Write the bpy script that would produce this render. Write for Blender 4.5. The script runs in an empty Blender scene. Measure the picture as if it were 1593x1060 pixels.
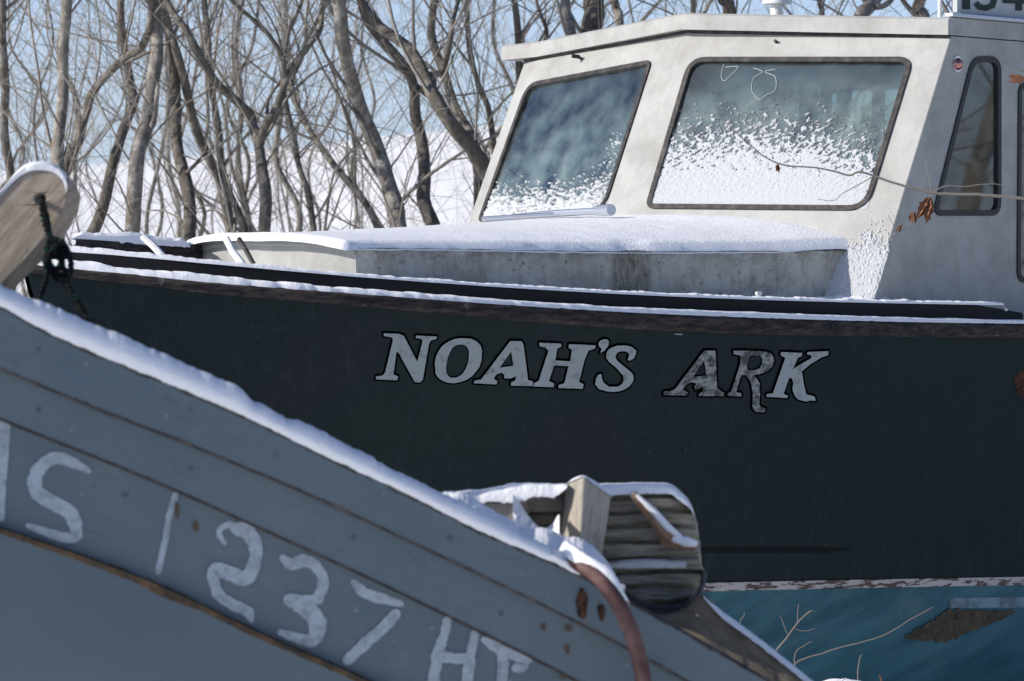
import bpy, bmesh, math, random
from mathutils import Vector, Matrix, noise
from mathutils.geometry import tessellate_polygon
from mathutils.bvhtree import BVHTree
R = math.radians
random.seed(7)
S = bpy.context.scene
# ------------------------------------------------------------------ camera, sky, sun, exposure
H = 2.3                       # camera height above the ground
F = 4425.0                    # focal length in photograph pixels (100 mm on 36 mm)
PITCH = math.atan(180 / F)    # horizon at y = 350
cam_d = bpy.data.cameras.new('camera'); cam = bpy.data.objects.new('camera', cam_d)
S.collection.objects.link(cam); S.camera = cam
cam.location = (0, 0, H); cam.rotation_euler = (R(90) - PITCH, 0, 0)
cam_d.lens = 100; cam_d.sensor_width = 36; cam_d.clip_start = .1; cam_d.clip_end = 6000
cam_d.dof.use_dof = True; cam_d.dof.focus_distance = 10.1; cam_d.dof.aperture_fstop = 7.2

SUN_EL, SUN_AZ = R(27), math.atan2(-.975, -.22)      # azimuth from +Y towards +X
sdir = Vector((math.sin(SUN_AZ) * math.cos(SUN_EL), math.cos(SUN_AZ) * math.cos(SUN_EL), math.sin(SUN_EL)))
W = bpy.data.worlds.new('World'); S.world = W; W.use_nodes = True
nt = W.node_tree; nt.nodes.clear()
sky = nt.nodes.new('ShaderNodeTexSky'); sky.sky_type = 'NISHITA'; sky.sun_disc = False
sky.sun_elevation = SUN_EL; sky.sun_rotation = SUN_AZ % (2 * math.pi); sky.air_density = .5; sky.dust_density = .9; sky.ozone_density = 3.6
bg = nt.nodes.new('ShaderNodeBackground'); bg.inputs[1].default_value = .165
wo = nt.nodes.new('ShaderNodeOutputWorld')
tcw = nt.nodes.new('ShaderNodeTexCoord'); spw = nt.nodes.new('ShaderNodeSeparateXYZ'); mrw = nt.nodes.new('ShaderNodeMapRange'); mxw = nt.nodes.new('ShaderNodeMix')
mrw.interpolation_type = 'SMOOTHSTEP'; mrw.inputs[1].default_value = -.02; mrw.inputs[2].default_value = .26; mrw.inputs[3].default_value = .85; mrw.inputs[4].default_value = 0
mxw.data_type = 'RGBA'; mxw.inputs[7].default_value = (3.3, 3.95, 4.8, 1)      # pale winter haze low over the horizon
nt.links.new(tcw.outputs['Generated'], spw.inputs[0]); nt.links.new(spw.outputs[2], mrw.inputs[0]); nt.links.new(mrw.outputs[0], mxw.inputs[0])
nt.links.new(sky.outputs[0], mxw.inputs[6]); nt.links.new(mxw.outputs[2], bg.inputs[0]); nt.links.new(bg.outputs[0], wo.inputs[0])
sl = bpy.data.lights.new('sun', 'SUN'); so = bpy.data.objects.new('sun', sl); S.collection.objects.link(so)
sl.energy = 4.5; sl.angle = R(.5); sl.color = (1, .93, .84)
so.rotation_euler = sdir.to_track_quat('Z', 'Y').to_euler(); so.location = (-20, 0, 15)
S.view_settings.view_transform = 'Standard'; S.view_settings.look = 'None'
S.view_settings.gamma = 1; S.view_settings.exposure = 0.17

# ------------------------------------------------------------------ helpers
C = S.collection
def ray(px, py):
    dx = (px - 796.5) / F; dz = -(py - 530) / F
    c, s = math.cos(PITCH), math.sin(PITCH)
    return Vector((dx, c + dz * s, -s + dz * c))
def pt(px, py, Y):
    d = ray(px, py); return Vector((0, 0, H)) + d * (Y / d.y)
def proj(v):
    v = Vector(v) - Vector((0, 0, H)); c, s = math.cos(PITCH), math.sin(PITCH)
    dep = v.y * c - v.z * s; up = v.y * s + v.z * c
    return 796.5 + F * v.x / dep, 530 - F * up / dep
def on_plane(px, py, p0, n):
    d = ray(px, py); o = Vector((0, 0, H)); return o + d * ((p0 - o).dot(n) / d.dot(n))
def z_for(X, Y, fy):          # height at (X,Y) whose image row is fy(px)
    z = H
    for _ in range(4):
        px, py = proj((X, Y, z)); z += (py - fy(px)) / F * Y
    return z
def lerp_tab(tab):
    def f(x):
        if x <= tab[0][0]:
            (x0, y0), (x1, y1) = tab[0], tab[1]
        elif x >= tab[-1][0]:
            (x0, y0), (x1, y1) = tab[-2], tab[-1]
        else:
            for i in range(len(tab) - 1):
                if tab[i][0] <= x <= tab[i + 1][0]: (x0, y0), (x1, y1) = tab[i], tab[i + 1]; break
        return y0 + (y1 - y0) * (x - x0) / (x1 - x0)
    return f
def smooth_tab(tab):          # cubic (Catmull-Rom) interpolation, linear outside
    lin = lerp_tab(tab)
    def f(x):
        if x <= tab[0][0] or x >= tab[-1][0]: return lin(x)
        for i in range(len(tab) - 1):
            if tab[i][0] <= x <= tab[i + 1][0]: break
        x1, y1 = tab[i]; x2, y2 = tab[i + 1]
        m = (y2 - y1) / (x2 - x1)
        m1 = (m + (y1 - tab[i - 1][1]) / (x1 - tab[i - 1][0])) / 2 if i > 0 else m
        m2 = (m + (tab[i + 2][1] - y2) / (tab[i + 2][0] - x2)) / 2 if i + 2 < len(tab) else m
        h = x2 - x1; t = (x - x1) / h
        return (2*t**3-3*t*t+1)*y1 + (t**3-2*t*t+t)*h*m1 + (-2*t**3+3*t*t)*y2 + (t**3-t*t)*h*m2
    return f
def sstep(a, b, x):
    t = max(0., min(1., (x - a) / (b - a))); return t * t * (3 - 2 * t)
def fb(x, y, z=0., o=4):
    return noise.fractal(Vector((x, y, z)), .9, 2.0, o)

class MB:
    def __init__(s): s.v = []; s.f = []
    def grid(s, rows, closed=False, cap=False):
        b = len(s.v); n = len(rows[0])
        for r in rows: s.v.extend([tuple(p) for p in r])
        for i in range(len(rows) - 1):
            for j in range(n if closed else n - 1):
                k = (j + 1) % n
                s.f.append((b+i*n+j, b+i*n+k, b+(i+1)*n+k, b+(i+1)*n+j))
        if cap and closed:
            s.f.append(tuple(b + j for j in range(n))[::-1]); s.f.append(tuple(b+(len(rows)-1)*n+j for j in range(n)))
    def tube(s, pts, rad, sides=8, cap=True):
        pts = [Vector(p) for p in pts]; n = len(pts)
        if not hasattr(rad, '__len__'): rad = [rad] * n
        rows = []; ref = None
        for i, p in enumerate(pts):
            t = (pts[min(i+1, n-1)] - pts[max(i-1, 0)])
            if t.length < 1e-9: t = Vector((0, 0, 1))
            t.normalize()
            if ref is None: ref = Vector((0, 1, 0)) if abs(t.y) < .9 else Vector((1, 0, 0))
            u = t.cross(ref)
            if u.length < 1e-6: u = t.cross(Vector((1, 0, 0)))
            u.normalize(); w = t.cross(u); ref = -w.cross(t) if False else ref
            rows.append([p + (u * math.cos(2*math.pi*k/sides) + w * math.sin(2*math.pi*k/sides)) * rad[i] for k in range(sides)])
        s.grid(rows, True, cap)
    def slab(s, outer, holes, off0, off1):     # outer/holes: 3-D loops in one plane; extruded between two offset vectors
        loops = [outer] + list(holes)
        pts = [Vector(p) for l in loops for p in l]; nn = len(pts)
        tris = tessellate_polygon([[Vector(p) for p in l] for l in loops])
        b = len(s.v)
        s.v.extend([tuple(p + off0) for p in pts]); s.v.extend([tuple(p + off1) for p in pts])
        for t in tris:
            s.f.append(tuple(b + i for i in t)); s.f.append(tuple(b + nn + i for i in reversed(t)))
        k = 0
        for l in loops:
            m = len(l)
            for i in range(m):
                j = (i + 1) % m; s.f.append((b+k+i, b+k+j, b+nn+k+j, b+nn+k+i))
            k += m
    def box(s, o, ux, uy, uz):
        o = Vector(o); ux, uy, uz = Vector(ux), Vector(uy), Vector(uz); b = len(s.v)
        for c in ((0,0,0),(1,0,0),(1,1,0),(0,1,0),(0,0,1),(1,0,1),(1,1,1),(0,1,1)):
            s.v.append(tuple(o + ux*c[0] + uy*c[1] + uz*c[2]))
        for f in ((0,1,2,3),(4,5,6,7),(0,1,5,4),(1,2,6,5),(2,3,7,6),(3,0,4,7)): s.f.append(tuple(b+i for i in f))
    def build(s, name, mat, parent=None, smooth=True, angle=35, bevel=0):
        me = bpy.data.meshes.new(name); me.from_pydata(s.v, [], s.f); me.update()
        bm = bmesh.new(); bm.from_mesh(me)
        if bevel:
            bmesh.ops.remove_doubles(bm, verts=bm.verts, dist=1e-5)
        bmesh.ops.recalc_face_normals(bm, faces=bm.faces)
        bm.to_mesh(me); bm.free()
        o = bpy.data.objects.new(name, me); C.objects.link(o)
        me.materials.append(mat)
        if smooth:
            me.polygons.foreach_set('use_smooth', [True] * len(me.polygons))
            me.set_sharp_from_angle(angle=R(angle))
        if bevel:
            m = o.modifiers.new('bevel', 'BEVEL'); m.width = bevel; m.segments = 2; m.limit_method = 'ANGLE'; m.angle_limit = R(30)
        if parent is not None:
            o.parent = parent
            if parent.type == 'EMPTY': o.matrix_parent_inverse = Matrix.Translation(-parent.location)
        return o
def thing(name, loc, label, cat, group=None):
    o = bpy.data.objects.new(name, None); C.objects.link(o); o.location = loc; o.empty_display_size = .2
    return tag(o, label, cat, group)
def tag(o, label, cat=None, group=None, kind=None):
    if label: o['label'] = label
    if cat: o['category'] = cat
    if group: o['group'] = group
    if kind: o['kind'] = kind
    return o
def rloop(pts, rads, n=5):    # rounded polygon corners; pts 3-D
    out = []; m = len(pts)
    for i, p in enumerate(pts):
        a, c = Vector(pts[i-1]), Vector(pts[(i+1) % m]); p = Vector(p); r = rads[i] if hasattr(rads, '__len__') else rads
        d1 = (a - p); d2 = (c - p); r = min(r, d1.length*.45, d2.length*.45)
        p1 = p + d1.normalized()*r; p2 = p + d2.normalized()*r
        for k in range(n + 1):
            t = k / n; out.append(p1*(1-t)**2 + p*2*t*(1-t) + p2*t*t)
    return out
def offset_loop(loop, n, d):  # loops outward by d in plane of normal n
    c = sum(loop, Vector()) / len(loop); out = []; m = len(loop)
    for i in range(m):
        t = (loop[(i+1) % m] - loop[i-1]).normalized(); o = t.cross(n).normalized()
        if o.dot(loop[i] - c) < 0: o = -o
        out.append(loop[i] + o * d)
    return out

# ------------------------------------------------------------------ materials
def mat(name, base, rough=.6, spec=.5, metal=0.0):
    m = bpy.data.materials.new(name); m.use_nodes = True; n = m.node_tree
    p = n.nodes['Principled BSDF']; p.inputs['Base Color'].default_value = (*base, 1)
    p.inputs['Roughness'].default_value = rough; p.inputs['Metallic'].default_value = metal
    p.inputs['Specular IOR Level'].default_value = spec
    return m
def nd(m, typ, **kw):
    n = m.node_tree.nodes.new(typ)
    for k, v in kw.items(): setattr(n, k, v)
    return n
def lk(m, a, b): m.node_tree.links.new(a, b)
def coords(m, scale=(1, 1, 1), rot=(0, 0, 0)):
    tc = nd(m, 'ShaderNodeTexCoord'); mp = nd(m, 'ShaderNodeMapping')
    mp.inputs['Scale'].default_value = scale; mp.inputs['Rotation'].default_value = rot
    if any(rot):
        m0 = nd(m, 'ShaderNodeMapping'); m0.inputs['Rotation'].default_value = rot; mp.inputs['Rotation'].default_value = (0, 0, 0)
        lk(m, tc.outputs['Object'], m0.inputs['Vector']); lk(m, m0.outputs[0], mp.inputs['Vector']); return mp.outputs[0]
    lk(m, tc.outputs['Object'], mp.inputs['Vector']); return mp.outputs[0]
def nz(m, vec, scale, detail=6, rough=.6, dist=0):
    n = nd(m, 'ShaderNodeTexNoise'); n.inputs['Scale'].default_value = scale; n.inputs['Detail'].default_value = detail
    n.inputs['Roughness'].default_value = rough; n.inputs['Distortion'].default_value = dist
    lk(m, vec, n.inputs['Vector']); return n.outputs['Fac']
def ramp(m, fac, stops):
    r = nd(m, 'ShaderNodeValToRGB'); e = r.color_ramp.elements
    while len(e) < len(stops): e.new(.5)
    for i, (p, c) in enumerate(stops):
        e[i].position = p; e[i].color = (*c, 1) if hasattr(c, '__len__') else (c, c, c, 1)
    lk(m, fac, r.inputs[0]); return r.outputs[0]
def mix(m, fac, a, b, mode='MIX'):
    n = nd(m, 'ShaderNodeMix', data_type='RGBA', blend_type=mode)
    for s, v in ((0, fac), (6, a), (7, b)):
        if isinstance(v, (int, float)): n.inputs[s].default_value = v if s == 0 else (v, v, v, 1)
        elif isinstance(v, tuple): n.inputs[s].default_value = (*v, 1)
        else: lk(m, v, n.inputs[s])
    return n.outputs[2]
def base(m, sock): lk(m, sock, m.node_tree.nodes['Principled BSDF'].inputs['Base Color'])
def bump(m, h, strength=.3, dist=.01):
    b = nd(m, 'ShaderNodeBump'); b.inputs['Strength'].default_value = strength; b.inputs['Distance'].default_value = dist
    lk(m, h, b.inputs['Height']); lk(m, b.outputs[0], m.node_tree.nodes['Principled BSDF'].inputs['Normal'])

def snow_mat(name, col=(.86, .88, .92), sc=80, st=.55, dist=.01):
    m = mat(name, col, .55, .3); v = coords(m)
    bump(m, nz(m, v, sc, 8, .7), st, dist)
    p = m.node_tree.nodes['Principled BSDF']
    p.inputs['Subsurface Weight'].default_value = .0
    return m
M = {}
M['snow'] = snow_mat('snow', (.88, .89, .91))
M['snow_rough'] = snow_mat('wind_blown_snow', (.47, .49, .51), sc=140, st=.6, dist=.006)
M['field'] = snow_mat('snow_field', (.92, .915, .90), 1.2, .25, .1)
# cream gelcoat of the cabin
m = mat('cream_gelcoat', (.6, .6, .56), .5, .4); v = coords(m); vs = coords(m, (9, 9, 1.2))
c = mix(m, ramp(m, nz(m, v, 4.5, 9, .75), [(.40, 0.), (.66, 1.)]), (.385, .39, .37), (.27, .272, .255))
c = mix(m, ramp(m, nz(m, vs, 3.0, 5, .6), [(.54, 0.), (.80, .5)]), c, (.30, .27, .22))
c = mix(m, ramp(m, nz(m, v, 60, 3, .6), [(.66, 0.), (.74, .6)]), c, (.33, .31, .27))
base(m, c); bump(m, nz(m, v, 30, 6), .04, .003); M['cream'] = m
# mildewed trunk-cabin side
m = mat('mildewed_gelcoat', (.4, .4, .4), .6, .3); v = coords(m); vs = coords(m, (10, 10, 3.2))
c = mix(m, ramp(m, nz(m, v, 7, 9, .75), [(.38, 0.), (.64, 1.)]), (.43, .435, .40), (.27, .27, .245))
c = mix(m, ramp(m, nz(m, vs, 2.2, 8, .75), [(.50, 0.), (.72, .7)]), c, (.13, .12, .10))
c = mix(m, ramp(m, nz(m, v, 45, 4, .7), [(.60, 0.), (.68, .8)]), c, (.08, .075, .065))
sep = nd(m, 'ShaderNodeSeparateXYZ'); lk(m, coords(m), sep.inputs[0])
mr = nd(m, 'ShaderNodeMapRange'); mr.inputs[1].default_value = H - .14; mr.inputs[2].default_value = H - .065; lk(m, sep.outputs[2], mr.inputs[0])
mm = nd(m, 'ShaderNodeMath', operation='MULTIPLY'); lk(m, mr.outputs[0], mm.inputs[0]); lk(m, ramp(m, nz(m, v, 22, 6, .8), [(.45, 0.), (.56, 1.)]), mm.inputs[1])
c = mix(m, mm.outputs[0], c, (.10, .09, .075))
m1 = nd(m, 'ShaderNodeMapRange', interpolation_type='SMOOTHSTEP'); m2 = nd(m, 'ShaderNodeMapRange', interpolation_type='SMOOTHSTEP')
for q_, a_, b_ in ((m1, .325, .365), (m2, .50, .46)): q_.inputs[1].default_value = a_; q_.inputs[2].default_value = b_; lk(m, sep.outputs[0], q_.inputs[0])
m3 = nd(m, 'ShaderNodeMath', operation='MULTIPLY'); lk(m, m1.outputs[0], m3.inputs[0]); lk(m, m2.outputs[0], m3.inputs[1])
m4 = nd(m, 'ShaderNodeMath', operation='MULTIPLY'); lk(m, m3.outputs[0], m4.inputs[0]); lk(m, ramp(m, nz(m, coords(m, (14, 14, 5)), 4, 7, .75), [(.38, .15), (.62, .95)]), m4.inputs[1])
c = mix(m, m4.outputs[0], c, (.085, .07, .05)); base(m, c); bump(m, nz(m, v, 40, 6), .2, .004); M['mildew'] = m
# navy hull
m = mat('navy_hull_paint', (.02, .03, .04), .45, .12); v = coords(m); vs = coords(m, (14, 14, .6))
c = mix(m, ramp(m, nz(m, v, 1.3, 5, .55), [(.35, 0.), (.7, 1.)]), (.0075, .0190, .0198), (.0088, .0158, .0208))
c = mix(m, ramp(m, nz(m, vs, 2.2, 4, .6), [(.53, 0.), (.72, .5)]), c, (.022, .032, .038))
c = mix(m, ramp(m, nz(m, v, 45, 3, .5), [(.73, 0.), (.78, .5)]), c, (.09, .09, .09))
base(m, c); bump(m, nz(m, v, 9, 3), .06, .006); M['navy'] = m
M['toe'] = m = mat('black_rail_paint', (.008, .008, .010), .6, .2); bump(m, nz(m, coords(m), 40, 5), .2, .003)
# rub rail, worn dark wood
m = mat('worn_rub_rail', (.05, .04, .035), .8, .2); v = coords(m, (3, 3, 14))
c = mix(m, ramp(m, nz(m, v, 5, 8, .75), [(.44, 0.), (.66, 1.)]), (.018, .017, .019), (.085, .066, .055))
c = mix(m, ramp(m, nz(m, coords(m), 18, 6, .7), [(.62, 0.), (.70, .9)]), c, (.17, .155, .15)); base(m, c); bump(m, nz(m, v, 20, 6), .4, .005); M['rub'] = m
# boot stripe, flaking
m = mat('flaking_boot_stripe', (.4, .38, .36), .7, .3); v = coords(m, (1.6, 1.6, 7))
c = mix(m, ramp(m, nz(m, v, 7, 8, .7), [(.50, 0.), (.53, 1.)]), (.44, .42, .39), (.10, .065, .055))
c = mix(m, ramp(m, nz(m, v, 3, 6, .7), [(.60, 0.), (.63, 1.)]), c, (.022, .022, .028)); base(m, c); bump(m, nz(m, v, 10, 6), .5, .004); M['boot'] = m
# blue bottom paint
m = mat('blue_bottom_paint', (.03, .1, .15), .6, .3); v = coords(m, (1, 1, 1)); vd = coords(m, (1.2, 1.2, 6), (0, R(25), 0))
c = mix(m, ramp(m, nz(m, vd, 2.2, 7, .6), [(.34, 0.), (.68, 1.)]), (.017, .080, .108), (.052, .150, .182))
c = mix(m, ramp(m, nz(m, v, 6, 8, .7), [(.54, 0.), (.72, .7)]), c, (.085, .15, .16)); base(m, c); bump(m, nz(m, v, 25, 6), .3, .004); M['bottom'] = m
m = mat('rough_brown', (.06, .045, .03), .9, .1); v = coords(m)
c = mix(m, ramp(m, nz(m, v, 30, 8, .8), [(.35, 0.), (.7, 1.)]), (.05, .042, .03), (.17, .14, .10)); base(m, c); bump(m, nz(m, v, 90, 6, .8), 1., .01); M['bottom_brown'] = m
# letters
def worn(name, a, b, lo, hi, sc=26):
    m = mat(name, a, .6, .3); v = coords(m)
    base(m, mix(m, ramp(m, nz(m, v, sc, 7, .72), [(lo, 0.), (hi, 1.)]), a, b)); return m
M['letter'] = worn('silver_letter_paint', (.27, .31, .33), (.13, .15, .15), .53, .68)
M['letter_worn'] = worn('peeling_letter_paint', (.23, .25, .26), (.04, .048, .048), .43, .56, 34)
M['letter_edge'] = mat('black_letter_outline', (.0008, .001, .0014), .9, .0)
M['mark'] = mat('painted_hull_shadow', (.0035, .008, .0095), .5, .1)  # shade line low on the hull, put into the colour
M['rubber'] = mat('black_rubber_gasket', (.018, .018, .02), .45, .4)
m = mat('weathered_gasket', (.1, .09, .085), .6, .3); base(m, mix(m, ramp(m, nz(m, coords(m), 25, 6, .7), [(.45, 0.), (.7, 1.)]), (.018, .017, .019), (.09, .076, .068))); M['gasket'] = m
# frosty glass
def glass(name, tint, frost, lo=.35, hi=.75, fcol=(.55, .66, .68), grad=None):
    m = bpy.data.materials.new(name); m.use_nodes = True; n = m.node_tree; n.nodes.clear()
    o = nd(m, 'ShaderNodeOutputMaterial'); tr = nd(m, 'ShaderNodeBsdfTransparent'); tr.inputs[0].default_value = (*tint, 1)
    gl = nd(m, 'ShaderNodeBsdfGlossy'); gl.inputs['Roughness'].default_value = .03; gl.inputs[0].default_value = (1, 1, 1, 1)
    fr = nd(m, 'ShaderNodeFresnel'); fr.inputs[0].default_value = 1.55
    fm = nd(m, 'ShaderNodeMath', operation='MULTIPLY'); fm.inputs[1].default_value = 1.7; lk(m, fr.outputs[0], fm.inputs[0])
    a = nd(m, 'ShaderNodeMixShader'); lk(m, fm.outputs[0], a.inputs[0]); lk(m, tr.outputs[0], a.inputs[1]); lk(m, gl.outputs[0], a.inputs[2])
    df = nd(m, 'ShaderNodeBsdfDiffuse'); df.inputs[0].default_value = (*fcol, 1)
    v = coords(m, (1, 1, 1)); f = ramp(m, nz(m, v, 8, 5, .6), [(lo, 0.), (hi, 1.)])
    q = nd(m, 'ShaderNodeMath', operation='MULTIPLY'); q.inputs[1].default_value = frost; lk(m, f, q.inputs[0])
    if grad:
        sz = nd(m, 'ShaderNodeSeparateXYZ'); lk(m, coords(m), sz.inputs[0]); g = nd(m, 'ShaderNodeMapRange'); lk(m, sz.outputs[2], g.inputs[0])
        for k_, v_ in enumerate(grad): g.inputs[k_ + 1].default_value = v_
        lk(m, g.outputs[0], q.inputs[1])
    b = nd(m, 'ShaderNodeMixShader'); lk(m, q.outputs[0], b.inputs[0]); lk(m, a.outputs[0], b.inputs[1]); lk(m, df.outputs[0], b.inputs[2])
    lk(m, b.outputs[0], o.inputs[0]); return m
M['glass'] = glass('frosty_windshield_glass', (.46, .58, .57), .34, .30, .70, (.44, .55, .53), (H + .58, H + .16, .06, .70))
M['glass_b'] = glass('darker_windshield_glass', (.36, .46, .50), .2, .34, .72, (.44, .55, .54), (H + .60, H + .08, .10, .34))
M['side_glass'] = glass('side_window_glass', (.95, .98, .90), .03)
m = mat('interior_lining', (.16, .18, .18), .8, .2); M['inside'] = m
# wood
def wood(name, a, b, dark, sc, rot=(0, 0, 0), bs=.6):
    m = mat(name, a, .85, .15); v = coords(m, sc, rot)
    c = mix(m, ramp(m, nz(m, v, 4, 8, .65, .4), [(.3, 0.), (.7, 1.)]), a, b)
    c = mix(m, ramp(m, nz(m, v, 9, 8, .75), [(.54, 0.), (.68, .9)]), c, dark)
    c = mix(m, ramp(m, nz(m, coords(m), 9, 4, .6), [(.5, 0.), (.8, .6)]), c, dark)
    base(m, c); bump(m, nz(m, v, 7, 8, .7), bs, .01); return m
M['wood_diag'] = wood('weathered_plank_wood', (.52, .43, .33), (.32, .26, .19), (.13, .105, .08), (1.5, 1.5, 16), (0, R(50), 0), .35)
M['wood_h'] = wood('weathered_timber_end', (.46, .42, .34), (.29, .265, .21), (.12, .105, .075), (1.6, 1.6, 11), (0, 0, 0))
M['wood_v'] = wood('grey_post_wood', (.46, .42, .34), (.28, .26, .23), (.13, .12, .105), (14, 14, 1.4), (0, R(-12), 0), .35)
M['wood_log'] = wood('brown_timber', (.30, .25, .19), (.17, .14, .10), (.07, .055, .04), (2, 2, 16), (0, R(-38), 0))
# foreground skiff paint
m = mat('blue_grey_skiff_paint', (.16, .2, .24), .6, .25); v = coords(m)
c = mix(m, ramp(m, nz(m, v, 3.5, 7, .65), [(.32, 0.), (.72, 1.)]), (.090, .128, .152), (.122, .152, .168))
c = mix(m, ramp(m, nz(m, v, 38, 4, .65), [(.68, 0.), (.74, .7)]), c, (.075, .08, .085))
c = mix(m, ramp(m, nz(m, v, 9, 9, .8), [(.54, 0.), (.70, .45)]), c, (.19, .20, .21)); c = mix(m, ramp(m, nz(m, v, 70, 4, .6), [(.69, 0.), (.72, .8)]), c, (.26, .28, .30))
c = mix(m, ramp(m, nz(m, coords(m, (2, 2, 9), (0, R(-24), 0)), 6, 9, .8), [(.57, 0.), (.68, .55)]), c, (.065, .075, .088))
base(m, c); bump(m, nz(m, v, 14, 8, .7), .35, .006); M['skiff'] = m
m = mat('blue_grey_lower_paint', (.125, .16, .20), .55, .3); v = coords(m)
base(m, mix(m, ramp(m, nz(m, v, 2.5, 6, .55), [(.35, 0.), (.7, 1.)]), (.072, .104, .130), (.088, .118, .140))); bump(m, nz(m, v, 7, 4), .08, .006); M['skiff_low'] = m
M['skiff_white'] = worn('brushed_white_numerals', (.34, .395, .44), (.19, .23, .255), .45, .66, 40)
m = mat('rust_edge', (.14, .08, .04), .9, .1); v = coords(m)
base(m, mix(m, ramp(m, nz(m, v, 22, 8, .75), [(.36, 0.), (.66, 1.)]), (.035, .030, .028), (.13, .09, .055))); bump(m, nz(m, v, 60, 6), .8, .006); M['rust_edge'] = m
m = mat('rust', (.14, .06, .03), .9, .1); v = coords(m)
base(m, mix(m, ramp(m, nz(m, v, 60, 6, .7), [(.4, 0.), (.6, 1.)]), (.022, .015, .013), (.10, .048, .028))); M['rust'] = m
M['rust_faint'] = m = mat('faint_rust', (.095, .075, .055), .9, .1)
m = mat('faded_red_hose', (.16, .08, .07), .6, .3); v = coords(m)
base(m, mix(m, ramp(m, nz(m, v, 20, 6, .7), [(.4, 0.), (.65, 1.)]), (.07, .032, .030), (.15, .085, .075))); bump(m, nz(m, v, 40, 4), .3, .004); M['hose'] = m
m = mat('dark_rope', (.01, .014, .014), .8, .2); v = coords(m)
base(m, mix(m, ramp(m, nz(m, v, 90, 3, .5), [(.60, 0.), (.66, 1.)]), (.008, .010, .011), (.01, .11, .08))); bump(m, nz(m, v, 160, 3), .9, .01); M['rope'] = m
# bark
def bark(name, a, b, c3, sc=1.):
    m = mat(name, a, .9, .1); v = coords(m, (10*sc, 10*sc, 2.4*sc)); v2 = coords(m)
    c = mix(m, ramp(m, nz(m, v, 3, 8, .7), [(.35, 0.), (.65, 1.)]), a, b)
    c = mix(m, ramp(m, nz(m, v2, 11, 8, .75), [(.50, 0.), (.60, .8)]), c, c3); base(m, c)
    bump(m, nz(m, v, 6, 8, .75), .9, .02); return m
M['bark_grey'] = bark('grey_bark', (.24, .215, .18), (.10, .088, .075), (.38, .36, .32))
M['bark_brown'] = bark('brown_bark', (.20, .178, .15), (.085, .075, .063), (.28, .26, .23))
M['bark_pale'] = bark('pale_lichened_bark', (.36, .33, .29), (.15, .13, .11), (.50, .48, .43))
M['twig'] = mat('twig_bark', (.23, .21, .18), .85, .15)
M['twig_far'] = mat('thicket_twigs', (.29, .275, .255), .9, .1)
m = mat('dead_leaf', (.2, .08, .035), .7, .3); base(m, mix(m, nz(m, coords(m), 60, 4), (.09, .035, .02), (.30, .14, .075))); M['leaf'] = m
M['leaf_red'] = mat('red_dead_leaf', (.12, .025, .02), .7, .3)
M['white_metal'] = mat('white_painted_metal', (.7, .7, .68), .4, .5)
M['alu'] = mat('brushed_aluminium', (.5, .53, .58), .35, .5, .8)
M['chrome'] = mat('chrome', (.7, .7, .7), .08, .5, 1.)
M['lens_red'] = mat('red_tinted_chrome', (.45, .22, .20), .14, .6, .9)
M['sign_grey'] = mat('grey_number_board', (.42, .45, .45), .6, .3)
M['sign_dark'] = mat('dark_green_numeral', (.008, .02, .016), .5, .3)
M['black'] = mat('black_plastic', (.012, .012, .014), .5, .4)
M['string'] = mat('white_cord', (.40, .44, .44), .8, .2)
# ------------------------------------------------------------------ ground and snow field
crest = smooth_tab([(-600, 300), (0, 268), (238, 253), (450, 236), (560, 222), (745, 204), (1000, 196), (1600, 190), (2400, 215)])
def gz(X, Y):
    r = Y if Y > 1 else 1
    px = 796.5 + F * X / r
    zc = (350 - crest(max(-900, min(2600, px)))) / F * 75
    k = sstep(24, 75, Y)
    z = -H + k * (zc + H) * (1 - .9 * sstep(85, 300, Y))
    z += .05 * noise.noise(Vector((X * .5, Y * .5, 0))) * sstep(14, 22, abs(Y)) + .10 * noise.noise(Vector((X * .12, Y * .12, 3))) * sstep(20, 40, Y)
    return z + H
mb = MB()
def axis(lo, hi):
    out = []; x = 0
    st = .6
    while x < hi: out.append(x); x += st; st *= 1.06
    out.append(hi); neg = []; x = 0; st = .6
    while x > lo: neg.append(x); x -= st; st *= 1.06
    neg.append(lo); return sorted(set(neg + out))
ys = [-400, -150, -60, -25, -10, -4] + [i * 1.0 for i in range(0, 100)] + [100 + 4 * i for i in range(1, 50)] + [330, 400, 600, 1000, 2000, 4500]
mb.grid([[Vector((x, y, gz(x, y))) for x in axis(-3000, 3000)] for y in ys])
g = mb.build('ground', M['field'], None, True, 180); tag(g, 'snow covered field rising to a low hill behind the trees', None, kind='structure')

# ------------------------------------------------------------------ the big fishing boat: frame of reference
XS, YS, K = -1.53, 8.9, math.sqrt(.5)
def BW(a, b, z): return Vector((XS + K * (a + b), YS + K * (a - b), z + H))
AFT, PORT, UP = Vector((K, K, 0)), Vector((K, -K, 0)), Vector((0, 0, 1))
def to_boat(v):
    x, y = (v.x - XS) / K, (v.y - YS) / K; return (x + y) / 2, (x - y) / 2, v.z - H
LOA = 8.8
Bg = smooth_tab([(0, .03), (.15, .19), (.35, .38), (.7, .64), (1.2, .92), (2, 1.18), (3, 1.35), (4, 1.42), (6, 1.42), (8.8, 1.28)])
Bw = smooth_tab([(0, .02), (.5, .2), (1, .42), (2, .80), (3, 1.07), (4, 1.2), (6, 1.27), (8.8, 1.18)])
y_toe_top = smooth_tab([(30, 384), (110, 389), (300, 406), (560, 429), (900, 452), (1200, 465), (1560, 473), (1800, 476)])
y_toe_bot = smooth_tab([(30, 398), (110, 403), (300, 424), (560, 447), (900, 471), (1200, 484), (1580, 496), (1800, 499)])
y_rub_top = smooth_tab([(30, 410), (110, 417), (333, 440), (520, 454), (850, 478), (1053, 489), (1393, 500), (1593, 503), (1800, 505)])
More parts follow.
